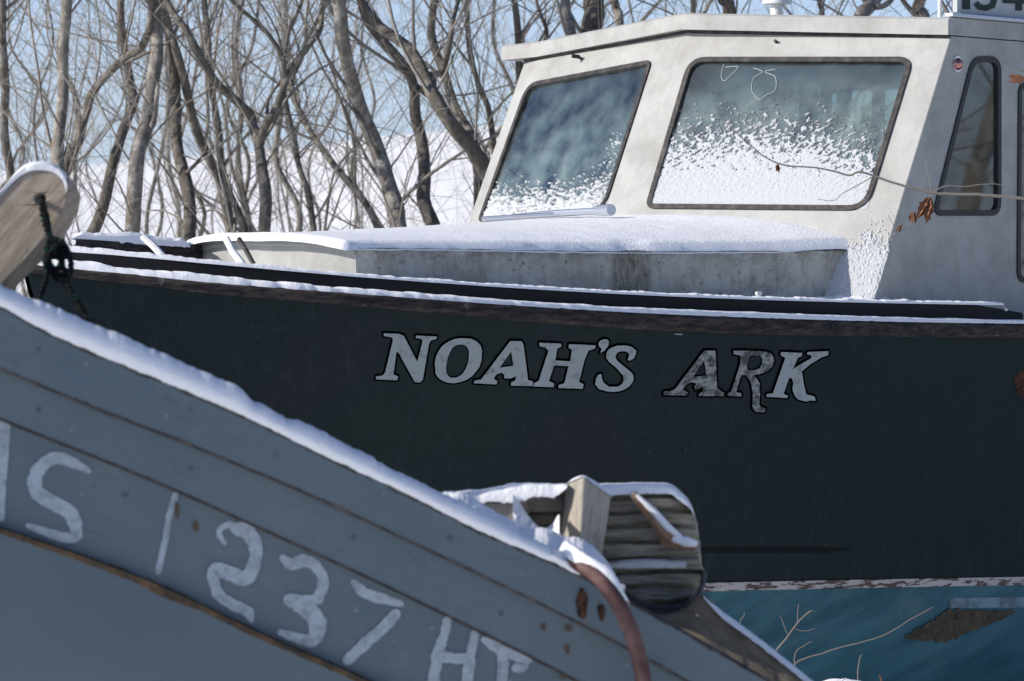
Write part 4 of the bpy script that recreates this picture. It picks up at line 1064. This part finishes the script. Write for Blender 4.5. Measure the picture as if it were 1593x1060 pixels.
# dusting on stick and a shelf of snow in the grooves
mb.tube([pt(990, 770, YT - .045), pt(1016, 795, YT - .05), pt(1040, 822, YT - .045), pt(1060, 838, YT - .04)], [.004, .008, .009, .006], 7)
mb.tube([pt(1046, 838, YT - .04), pt(1066, 843, YT - .045), pt(1082, 846, YT - .03)], [.007, .012, .008], 7)
rows = []
for i in range(60):
    x = 948 + 120 * i / 59; e = math.sin(math.pi * (i + .5) / 60) ** .5; rows.append([pt(x, 884 + 1.5*fb(x*.1, 0, 0), YT - .001), pt(x, 880 - 6 * e * (.8 + .5 * fb(x * .08, 2, 0)), YT - .008), pt(x, 876 - 6*e, YT + .006)])
mb.grid(rows)
sn = mb.build('snow', M['snow'], None, True, 70); tag(sn, 'snow capping the timbers, block and grey post beyond the skiff rail', 'snow', kind='stuff')
# low snow-covered stump of brush at lower right
mb = MB(); rows = []
for i in range(30):
    t = i / 29 * math.pi / 2; rows.append([pt(1312, 1076, 8.2) + Vector((.085 * math.cos(t) * math.cos(k * .314) * (1 + .1*math.sin(k)), .12 * math.cos(t) * math.sin(k * .314),   .032 * math.sin(t) * (1 + .08*math.sin(k*2)))) for k in range(20)])
mb.grid(rows, True, False)
rows = [[pt(1312, 1076, 8.2) + Vector((.085 * math.cos(k * .314), .12 * math.sin(k * .314), 0)) for k in range(20)], [Vector((pt(1312, 1076, 8.2).x + .07 * math.cos(k * .314), 8.2 + .1 * math.sin(k * .314), gz(0, 8) - .02)) for k in range(20)]]
mb.grid(rows, True, True)
st = mb.build('stump', M['snow'], None, True, 60); tag(st, 'snow covered stump at the foot of the twigs, bottom right', 'stump')
# ------------------------------------------------------------------ twigs and branches near the boat
def twig_obj(name, specs, m_, label, cat, group=None):
    mb = MB()
    for pts, r0, r1 in specs:
        sp = spline([pt(*p) for p in pts], 6); n = len(sp)
        sp = [q + Vector((noise.noise(q * 30), 0, noise.noise(q * 30 + Vector((5, 5, 5))))) * .003 for q in sp]
        mb.tube(sp, [r0 + (r1 - r0) * i / (n - 1) for i in range(n)], 6)
    o = mb.build(name, m_, None); tag(o, label, cat, group); return o
YB = 8.9
br = twig_obj('branch', [
    ([(1700, 318, YB), (1593, 309, YB), (1540, 304, YB), (1480, 302, YB), (1450, 300, YB), (1400, 288, YB), (1340, 268, YB), (1322, 273, YB), (1280, 263, YB), (1215, 256, YB), (1185, 240, YB), (1150, 212, YB), (1115, 174, YB)], .0052, .0014),
    ([(1450, 300, YB), (1446, 280, YB), (1440, 250, YB)], .002, .0010), ([(1450, 296, YB), (1436, 288, YB), (1430, 282, YB)], .0018, .0008),
    ([(1452, 300, YB), (1470, 290, YB), (1500, 290, YB), (1540, 286, YB), (1570, 290, YB)], .0022, .0008),
    ([(1358, 276, YB), (1330, 290, YB), (1312, 300, YB), (1298, 312, YB), (1272, 310, YB)], .0018, .0008),
    ([(1450, 300, YB), (1440, 318, YB), (1415, 350, YB), (1398, 362, YB)], .0020, .0010),
    ([(1398, 360, YB), (1388, 348, YB), (1382, 336, YB)], .0012, .0007)], M['twig'], 'thin bare branch with a few dead leaves reaching in front of the wheelhouse', 'branch')
def leaf(mb, p, d, side, L, Wd, curl):
    d = d.normalized(); side = side.normalized(); nrm = d.cross(side).normalized(); rows = []
    for i in range(8):
        t = i / 7; w = Wd * math.sin(min(1, t * 1.05 + .03) * math.pi) ** .8 * (1 + .35 * math.sin(i * 2.7))
        c = p + d * L * t + nrm * curl * t * t * L
        rows.append([c - side * w + nrm * w * .7, c, c + side * w + nrm * w * .8])
    mb.grid(rows)
for (x, y, n, L, m_, Y_) in ((1446, 308, 9, .088, 'leaf', YB), (1402, 350, 3, .035, 'leaf', YB), (1420, 330, 3, .04, 'leaf', YB), (1212, 255, 4, .028, 'leaf_red', YB), (1270, 262, 1, .02, 'leaf_red', YB)):
    mb = MB()
    for k in range(n):
        d = Vector((random.uniform(-.75, .25) if n > 4 else random.uniform(-.6, .6), random.uniform(-.3, .3), -1 if n > 2 else random.uniform(-1, .3))); sd = Vector((1, random.uniform(-.6, .6), random.uniform(-.3, .3)))
        leaf(mb, pt(x, y, Y_) + Vector((random.uniform(-.006, .006), 0, random.uniform(-.004, .004))), d, sd, L * random.uniform(.7, 1.05), L * .125, random.uniform(-.4, .4))
    o = mb.build('dead_leaf', M[m_], br)
b2_ = twig_obj('branch', [([(1720, 150, YB), (1640, 132, YB), (1590, 112, YB), (1572, 104, YB), (1562, 98, YB)], .003, .0012)], M['twig'], 'short twig with a curled brown leaf entering at the right edge above the side window', 'branch')
mb = MB()
for k in range(3): leaf(mb, pt(1600, 122, YB), Vector((-1, 0, random.uniform(-.2, .2))), Vector((0, .4, 1)), random.uniform(.045, .07), .010, .1)
mb.build('dead_leaf', M['leaf'], b2_)
YQ = 8.4
M['twig_pale'] = mat('pale_twig', (.24, .20, .17), .85, .15)
twig_obj('shrub_twig', [([(1195, 1030, YQ), (1225, 990, YQ), (1247, 962, YQ), (1262, 950, YQ)], 0.00248, 0.00140), ([(1226, 988, YQ), (1218, 968, YQ), (1214, 958, YQ)], 0.00124, 0.00070), ([(1240, 970, YQ), (1241, 948, YQ), (1242, 940, YQ)], 0.00124, 0.00070), ([(1235, 978, YQ), (1252, 982, YQ), (1268, 978, YQ)], 0.00136, 0.00084), ([(1248, 960, YQ), (1260, 950, YQ), (1268, 952, YQ)], 0.00124, 0.00070), ([(1150, 1200, YQ), (1180, 1080, YQ), (1195, 1030, YQ)], 0.00372, 0.00280)], M['twig_pale'], 'pale forked shrub twig in front of the blue bottom paint', 'twig')
twig_obj('shrub_twig', [([(1240, 1300, YQ), (1228, 1120, YQ), (1230, 1045, YQ)], 0.00310, 0.00210), ([(1230, 1045, YQ), (1245, 1028, YQ), (1300, 1010, YQ), (1370, 990, YQ), (1420, 962, YQ), (1452, 945, YQ)], 0.00211, 0.00084), ([(1236, 1050, YQ), (1238, 1015, YQ), (1250, 1005, YQ), (1264, 998, YQ)], 0.00149, 0.00084)], M['twig_pale'], 'long pale twig arching up to the right below the boot stripe', 'twig')
twig_obj('shrub_twig', [([(1330, 1200, YQ), (1335, 1045, YQ), (1340, 1020, YQ)], 0.00186, 0.00112)], M['twig_pale'], 'short upright pale twig behind the snow covered stump', 'twig')
twig_obj('shrub_twig', [([(1380, 1200, 8.0), (1374, 1080, 8.0), (1368, 1050, 8.0)], 0.00186, 0.00210)], M['leaf'], 'reddish bud tipped twig just right of the snow covered stump', 'twig')
twig_obj('shrub_twig', [([(1150, 1100, YQ), (1150, 980, YQ), (1157, 958, YQ), (1158, 953, YQ)], 0.00124, 0.00070)], M['twig_pale'], 'single thin twig beside the snow topped long timber', 'twig')

# ------------------------------------------------------------------ trees
rnd = random.Random(21)
def grow(mb, p, d, L, r, depth, sides, up=.25):
    n = max(3, int(L / .13)); st = L / n; bend = Vector((rnd.gauss(0, .1), rnd.gauss(0, .1), rnd.gauss(0, .08))); pts = [p.copy()]; rs = [r]; q = p.copy(); d = d.normalized(); kids = []
    for i in range(n):
        bend = bend * .75 + Vector((rnd.gauss(0, .085), rnd.gauss(0, .085), rnd.gauss(0, .07))); d = (d + bend + Vector((0, 0, up * .22))).normalized()
        q = q + d * st; pts.append(q.copy()); rr = r * (1 - .75 * (i + 1) / n); rs.append(max(.0012, rr))
        if depth > 0 and i > 0 and rnd.random() < (.55 if depth > 1 else .5): kids.append((q.copy(), d.copy(), rs[-1], 1 - (i + 1) / n * .6))
    mb.tube(pts, rs, sides, False)
    for (kp, kd, kr, kl) in kids:
        ax = Vector((rnd.gauss(0, 1), rnd.gauss(0, 1), rnd.gauss(0, 1))).normalized()
        nd_ = (kd + ax * rnd.uniform(.5, 1.0)).normalized()
        grow(mb, kp, nd_, L * rnd.uniform(.3, .65) * kl, kr * rnd.uniform(.45, .7), depth - 1, 3, up)
def tree(name, label, limbs, Y, bm, dens=1.0, group=None, top=2.8, depthj=.3, cat='tree'):
    # limbs: list of [(px,py)...], width px start/end; the first is the trunk, listed bottom to top
    tmb = MB(); cmb = MB(); basep = None
    for li, (pts, w0, w1) in enumerate(limbs):
        yo = 0; P = []
        ph = rnd.uniform(0, 6)
        for k, (x, y) in enumerate(pts):
            P.append(pt(x, y, Y + depthj * math.sin(k * .7 + ph) * (0 if (k == 0 and li > 0) else 1)))
        if li > 0:   # attach to nearest existing point
            best = min(allp, key=lambda q: (q - P[0]).length); P[0] = best.copy()
            for k in range(1, len(P)): 
                P[k] = pt(pts[k][0], pts[k][1], best.y + (rnd.uniform(-.1, .1)) * k)
        n0 = len(P); r0 = w0 / 2 / F * Y; r1 = w1 / 2 / F * Y
        rad = [r0 + (r1 - r0) * k / (n0 - 1) for k in range(n0)]
        if li == 0:      # down to the ground
            b0 = P[0]; sl = (P[0] - P[1]); sl.z = min(sl.z, -.01); dz = b0.z - gz(b0.x, b0.y) + .05
            k_ = min(.25, abs(sl.x / sl.z)) * (1 if sl.x > 0 else -1)
            ex = [Vector((b0.x + k_ * dz * t * .8, b0.y, b0.z - dz * t)) for t in (1., .8, .5, .25)]
            P = ex + P; rad = [rad[0]*1.5, rad[0]*1.2, rad[0]*1.1, rad[0]*1.03] + rad; basep = ex[0]
        tail = P[-1] - P[-2]; 
        if proj(P[-1])[1] < 60:   # carries on above the frame
            d = tail.normalized(); d.z = max(d.z, .5); q = P[-1].copy(); m_ = 7; rr = rad[-1]
            for k in range(m_):
                d = (d + Vector((rnd.gauss(0, .12), rnd.gauss(0, .12), .12))).normalized(); q = q + d * top / m_
                P.append(q.copy()); rad.append(max(.004, rr * (1 - (k + 1) / (m_ + .5))))
        # smooth + knobbly
        SP = []; SR = []; sv = spline(P, 5)
        for i, q in enumerate(sv):
            t = i / 5; k = min(len(rad) - 2, int(t)); f_ = t - k; r_ = rad[k] * (1 - f_) + rad[k+1] * f_
            SP.append(q + Vector((noise.noise(q * 2.2), noise.noise(q * 2.2 + Vector((7, 0, 0))), 0)) * r_ * .9); SR.append(r_ * (1 + .13 * noise.noise(q * 6)))
        tmb.tube(SP, SR, 10)
        allp = SP if li == 0 else allp + SP
        for i in range(2, len(SP) - 1):
            if SP[i].z < H - .3 or SP[i].z > H + 2.6: continue
            seg = (SP[i] - SP[i-1]).length
            if rnd.random() < seg * 5.6 * dens:
                td = (SP[i] - SP[i-1]).normalized(); a_ = rnd.uniform(0, 2*math.pi)
                d = (td * rnd.uniform(.5, 1.2) + Vector((math.cos(a_), math.sin(a_) * .6, rnd.uniform(.0, .7)))).normalized()
                grow(cmb, SP[i], d, rnd.uniform(.5, 1.7), min(SR[i] * .5, rnd.choice([.003, .004, .005, .006, .007, .012])), 2, 4)
    root = thing(name, basep, label, cat, group)
    tmb.build('trunk', bm, root, True, 80)
    if cmb.v: cmb.build('crown', M['twig'], root, True, 80)
    return root
G, Bn, Pa = M['bark_grey'], M['bark_brown'], M['bark_pale']
T = [
 ('slim bare tree at the very left edge of the grove', [([(18, 400), (15, 272), (8, 200), (6, 100), (3, 0)], 15, 13)], 17, G),
 ('straight pale lichened tree rising just behind the round ended plank', [([(90, 400), (89, 251), (89, 204), (97, 136), (98, 68), (102, 0)], 21, 17)], 16, Pa),
 ('leaning tree whose elbowed limb reaches right from above the plank', [([(85, 420), (105, 262), (119, 231), (132, 177), (146, 139), (190, 92), (217, 75), (232, 40), (236, 0)], 18, 10)], 16.5, G),
 ('slanting tree whose dark foot stands left of the thick pale trunk', [([(120, 400), (146, 357), (170, 272), (190, 217), (210, 163), (204, 130), (194, 68), (190, 0)], 19, 12)], 17.5, Bn),
 ('thick pale trunk standing between two darker leaning ones', [([(205, 400), (204, 360), (204, 306), (211, 238), (224, 190), (231, 136), (241, 68), (238, 0)], 26, 20), ([(214, 232), (238, 190), (246, 130)], 12, 6)], 16, Pa),
 ('brown trunk with a gentle bend directly left of the slender leaning tree', [([(296, 400), (294, 340), (285, 272), (275, 204), (272, 136), (268, 68), (255, 0)], 23, 15), ([(283, 265), (302, 258), (322, 238), (360, 215)], 7, 3)], 16.5, Bn),
 ('slender tree leaning left across the bent brown trunk', [([(364, 400), (360, 366), (353, 340), (333, 265), (306, 204), (289, 136), (272, 68), (253, 10)], 20, 11)], 17, G),
 ('thin dark tree crossing behind the left limb of the forked tree', [([(388, 400), (380, 362), (370, 326), (346, 265), (340, 204), (329, 136), (323, 51), (316, 0)], 13, 9)], 18, Bn),
 ('forked tree with two wide spreading limbs in the middle of the grove', [([(405, 400), (408, 362), (413, 306), (409, 258), (404, 221), (396, 195), (391, 177), (365, 152), (340, 132), (316, 95), (289, 48), (258, 3)], 20, 10), ([(405, 215), (413, 196), (431, 170), (452, 112), (482, 71), (499, 44), (503, 0)], 15, 8), ([(450, 118), (438, 88), (411, 48), (360, 0)], 10, 6), ([(396, 178), (420, 150), (448, 118)], 6, 4)], 16, G),
 ('thin wavering tree just right of the forked tree', [([(492, 400), (489, 357), (479, 299), (465, 258), (458, 217), (445, 163), (440, 110), (448, 50), (470, 0)], 11, 6)], 18, Bn),
 ('long slanting sapling running down right to the foot of the largest trunk', [([(600, 400), (591, 360), (564, 312), (530, 268), (509, 238), (475, 190), (452, 136), (470, 90), (480, 60)], 14, 7)], 17.5, G),
 ('largest grey trunk leaning left, right of centre of the grove', [([(628, 400), (622, 357), (615, 323), (601, 272), (584, 221), (564, 170), (547, 119), (533, 68), (523, 0)], 29, 20), ([(588, 222), (560, 185), (530, 152)], 7, 4)], 16, Pa),
 ('upright twisted trunk between the largest trunk and the wheelhouse', [([(680, 400), (673, 357), (659, 312), (656, 272), (656, 221), (645, 177), (642, 129), (625, 95), (600, 70), (575, 40), (560, 0)], 24, 12), ([(650, 175), (672, 150), (676, 120)], 10, 6)], 16.5, Bn),
 ('heavy dark limbed tree slanting down towards the wheelhouse corner', [([(790, 330), (747, 241), (707, 194), (676, 150), (655, 110), (632, 75), (588, 41), (560, 0)], 26, 14), ([(690, 168), (690, 110), (700, 60), (715, 0)], 12, 6)], 15.5, Bn),
 ('grey tree with a long straight leaning stem behind the heavy dark limb', [([(745, 400), (741, 272), (734, 217), (713, 170), (693, 116), (673, 61), (676, 0)], 18, 12)], 17, G),
 ('thin tree nearest the left windshield pane', [([(775, 330), (764, 183), (747, 136), (734, 85), (727, 0)], 10, 8)], 17, G),
 ('dark thin stem above the left end of the wheelhouse brow', [([(808, 200), (808, 68), (805, 30), (800, 0)], 12, 10), ([(812, 90), (850, 60), (840, 20), (835, 0)], 7, 5)], 17, Bn),
 ('pale stem above the sloping brow of the wheelhouse', [([(890, 200), (887, 54), (885, 30), (883, 0)], 19, 17)], 16, Pa),
 ('broad dark trunk above the sloping brow, right of the pale stem', [([(927, 200), (925, 50), (925, 20), (922, 0)], 36, 34)], 17, Bn),
 ('pale narrow stem just right of the broad dark trunk', [([(968, 200), (965, 40), (960, 15), (956, 0)], 15, 13)], 18, Pa),
 ('straight stem above the wheelhouse roof left of the white vent', [([(1082, 200), (1081, 30), (1080, 10), (1079, -10)], 9, 9)], 17, Pa),
 ('brown trunk close beside the white vent above the roof', [([(1145, 200), (1135, 20), (1128, 0), (1120, -20)], 20, 18)], 17.5, Bn),
 ('slim grey stem above the roof midway between vent and pole', [([(1282, 200), (1279, 30), (1276, 10), (1275, -10)], 8, 8)], 17, G),
 ('pale slanting trunk above the roof left of the white pole', [([(1300, 200), (1335, 40), (1350, 12), (1362, -10)], 24, 20), ([(1340, 30), (1376, 8), (1395, -15)], 10, 8)], 16.5, Pa),
 ('knotted pale tree directly behind the white roof pole', [([(1445, 200), (1440, 40), (1428, 15), (1435, -10)], 22, 18), ([(1438, 25), (1410, 8), (1400, -10)], 9, 7)], 17, Pa),
] + [('pale trunk seen through the side window, nearest of the trunks there', [([(1500, 420), (1506, 200), (1500, 100), (1490, -20)], 20, 16)], 15, Pa),
 ('leaning brown trunk seen through the side window', [([(1560, 420), (1530, 250), (1510, 120), (1480, -20)], 13, 10)], 16, Bn),
 ('straight pale trunk at the right side of the side window view', [([(1540, 420), (1543, 200), (1540, 100), (1545, -20)], 15, 14)], 15.5, Pa)]
for lab, limbs, Y, bm in T:
    tree('bare_tree', lab, limbs, Y, bm, 1.0, 'bare winter trees behind the boat')
# farther saplings, nothing tells them apart
for i in range(36):
    Y = rnd.uniform(19, 32); x = rnd.uniform(-30, 860) if i < 28 else rnd.uniform(860, 1600); w = rnd.choice([3, 3, 4, 5, 6, 7, 9])
    lean = rnd.uniform(-70, 70); pts = [(x, 420)]
    for k in range(1, 6): pts.append((x + lean * k / 5 + rnd.gauss(0, 15), 420 - 430 * k / 5))
    tree('sapling', 'thin bare sapling in the thicket behind the larger trees', [(pts, w * 1.2, w * .8)], Y, rnd.choice([G, Bn, G]), .55, 'thin saplings of the thicket', 2.0, cat='sapling')
# trees off to the right: they mirror in the side window
for i in range(18):
    X = rnd.uniform(6, 13); Y = 10.6 + .15 * (X - 2) + rnd.uniform(-1.2, 2.6)
    root = Vector((X, Y, gz(X, Y) - .05)); tmb = MB(); cmb = MB(); q = root.copy(); d = Vector((rnd.gauss(0, .08), rnd.gauss(0, .08), 1)); P = [q.copy()]; r0 = rnd.uniform(.05, .12); rs = [r0 * 1.3]
    for k in range(12):
        d = (d + Vector((rnd.gauss(0, .1), rnd.gauss(0, .1), .1))).normalized(); q = q + d * .45; P.append(q.copy()); rs.append(r0 * (1 - k / 14))
    tmb.tube(P, rs, 8)
    for k in range(3, 12):
        for _ in range(2):
            a_ = rnd.uniform(0, 6.28); grow(cmb, P[k], Vector((math.cos(a_), math.sin(a_), .5)), rnd.uniform(.6, 1.6), .012, 2, 4)
    t_ = thing('bare_tree', root, 'bare tree mirrored in the side window', 'tree', 'trees mirrored in the side window')
    tmb.build('trunk', rnd.choice([Pa, G, Pa]), t_, True, 80); cmb.build('crown', M['twig'], t_, True, 80)
# trees off to the left, mirrored in the windshield
for i in range(6):
    X = -5.5 - 1.3 * i + rnd.uniform(-.3, .3); Y = 13.2 + .75 * i + rnd.uniform(-.5, 1.5)
    root = Vector((X, Y, gz(X, Y) - .05)); tmb = MB(); cmb = MB(); q = root.copy(); d = Vector((rnd.gauss(0, .08), rnd.gauss(0, .08), 1)); P = [q.copy()]; r0 = rnd.uniform(.08, .12); rs = [r0 * 1.3]
    for k in range(18):
        d = (d + Vector((rnd.gauss(0, .1), rnd.gauss(0, .1), .1))).normalized(); q = q + d * .5; P.append(q.copy()); rs.append(r0 * (1 - k / 20))
    tmb.tube(P, rs, 8)
    for k in range(5, 18):
        for _ in range(2):
            a_ = rnd.uniform(0, 6.28); grow(cmb, P[k], Vector((math.cos(a_), math.sin(a_), .5)), rnd.uniform(.8, 2.0), .02, 2, 4)
    t_ = thing('bare_tree', root, 'bare tree mirrored in the windshield', 'tree', 'trees mirrored in the windshield')
    tmb.build('trunk', G, t_, True, 80); cmb.build('crown', M['twig'], t_, True, 80)
# an evergreen shrub beyond the boat, seen through the side windows
M['needle'] = m = mat('evergreen_needles', (.1, .12, .05), .7, .3); base(m, mix(m, nz(m, coords(m), 8, 5), (.12, .15, .06), (.34, .35, .17)))
for (px_, Y_, lab) in ((1552, 14.2, 'yellow green evergreen shrub seen through the quarter window'), (1330, 15.0, 'evergreen shrub behind the wheelhouse, dimly seen through the windshield')):
    c0 = pt(px_, 350, Y_); g0 = gz(c0.x, Y_); root = Vector((c0.x, Y_, g0)); t_ = thing('evergreen_shrub', root, lab, 'shrub')
    mb = MB(); mb.tube([root, root + UP * 1.5, root + UP * 2.9], [.06, .04, .01], 8); mb.build('trunk', M['bark_brown'], t_)
    mb = MB()
    for i in range(2600):
        h = rnd.random() ** .8; zz = .3 + 2.6 * h; rr = (.36 * (1 - h) + .08) * rnd.uniform(.4, 1.0) ** .5; a_ = rnd.uniform(0, 6.283)
        rr *= 1 + .35 * math.sin(a_ * 3 + zz * 5); q = root + Vector((rr * math.cos(a_), rr * math.sin(a_), zz)); d_ = Vector((math.cos(a_), math.sin(a_), rnd.uniform(-.2, .8))).normalized(); s_ = Vector((rnd.gauss(0, 1), rnd.gauss(0, 1), rnd.gauss(0, 1))).normalized()
        L_ = rnd.uniform(.05, .11); b = len(mb.v); mb.v.extend([tuple(q), tuple(q + d_ * L_ * .5 + s_ * .012), tuple(q + d_ * L_), tuple(q + d_ * L_ * .5 - s_ * .012)]); mb.f.append((b, b+1, b+2, b+3))
    mb.build('crown', M['needle'], t_, False)
# fine brushwood between the trunks
mb = MB()
for i in range(520):
    Y = rnd.uniform(16, 30); px = rnd.uniform(-40, 850) if rnd.random() < .82 else rnd.uniform(850, 1620)
    py = rnd.uniform(-60, 380); p = pt(px, py, Y)
    grow(mb, p, Vector((rnd.gauss(0, 1), rnd.gauss(0, .4), rnd.gauss(.8, .6))), rnd.uniform(.5, 1.5), rnd.uniform(.002, .0045), 2, 3)
for i in range(120):
    Y = rnd.uniform(15, 24); px = rnd.uniform(-40, 800); p = pt(px, 380, Y); p.z = gz(p.x, p.y)
    grow(mb, p, Vector((rnd.gauss(0, .3), rnd.gauss(0, .3), 1)), rnd.uniform(1.4, 3.4), rnd.uniform(.005, .012), 2, 4, .3)
o = mb.build('brushwood', M['twig_far'], None, True, 80); tag(o, 'fine tangle of bare twigs and brush between the tree trunks', 'brush', kind='stuff')
print('verts', sum(len(o.data.vertices) for o in bpy.data.objects if o.type == 'MESH'))
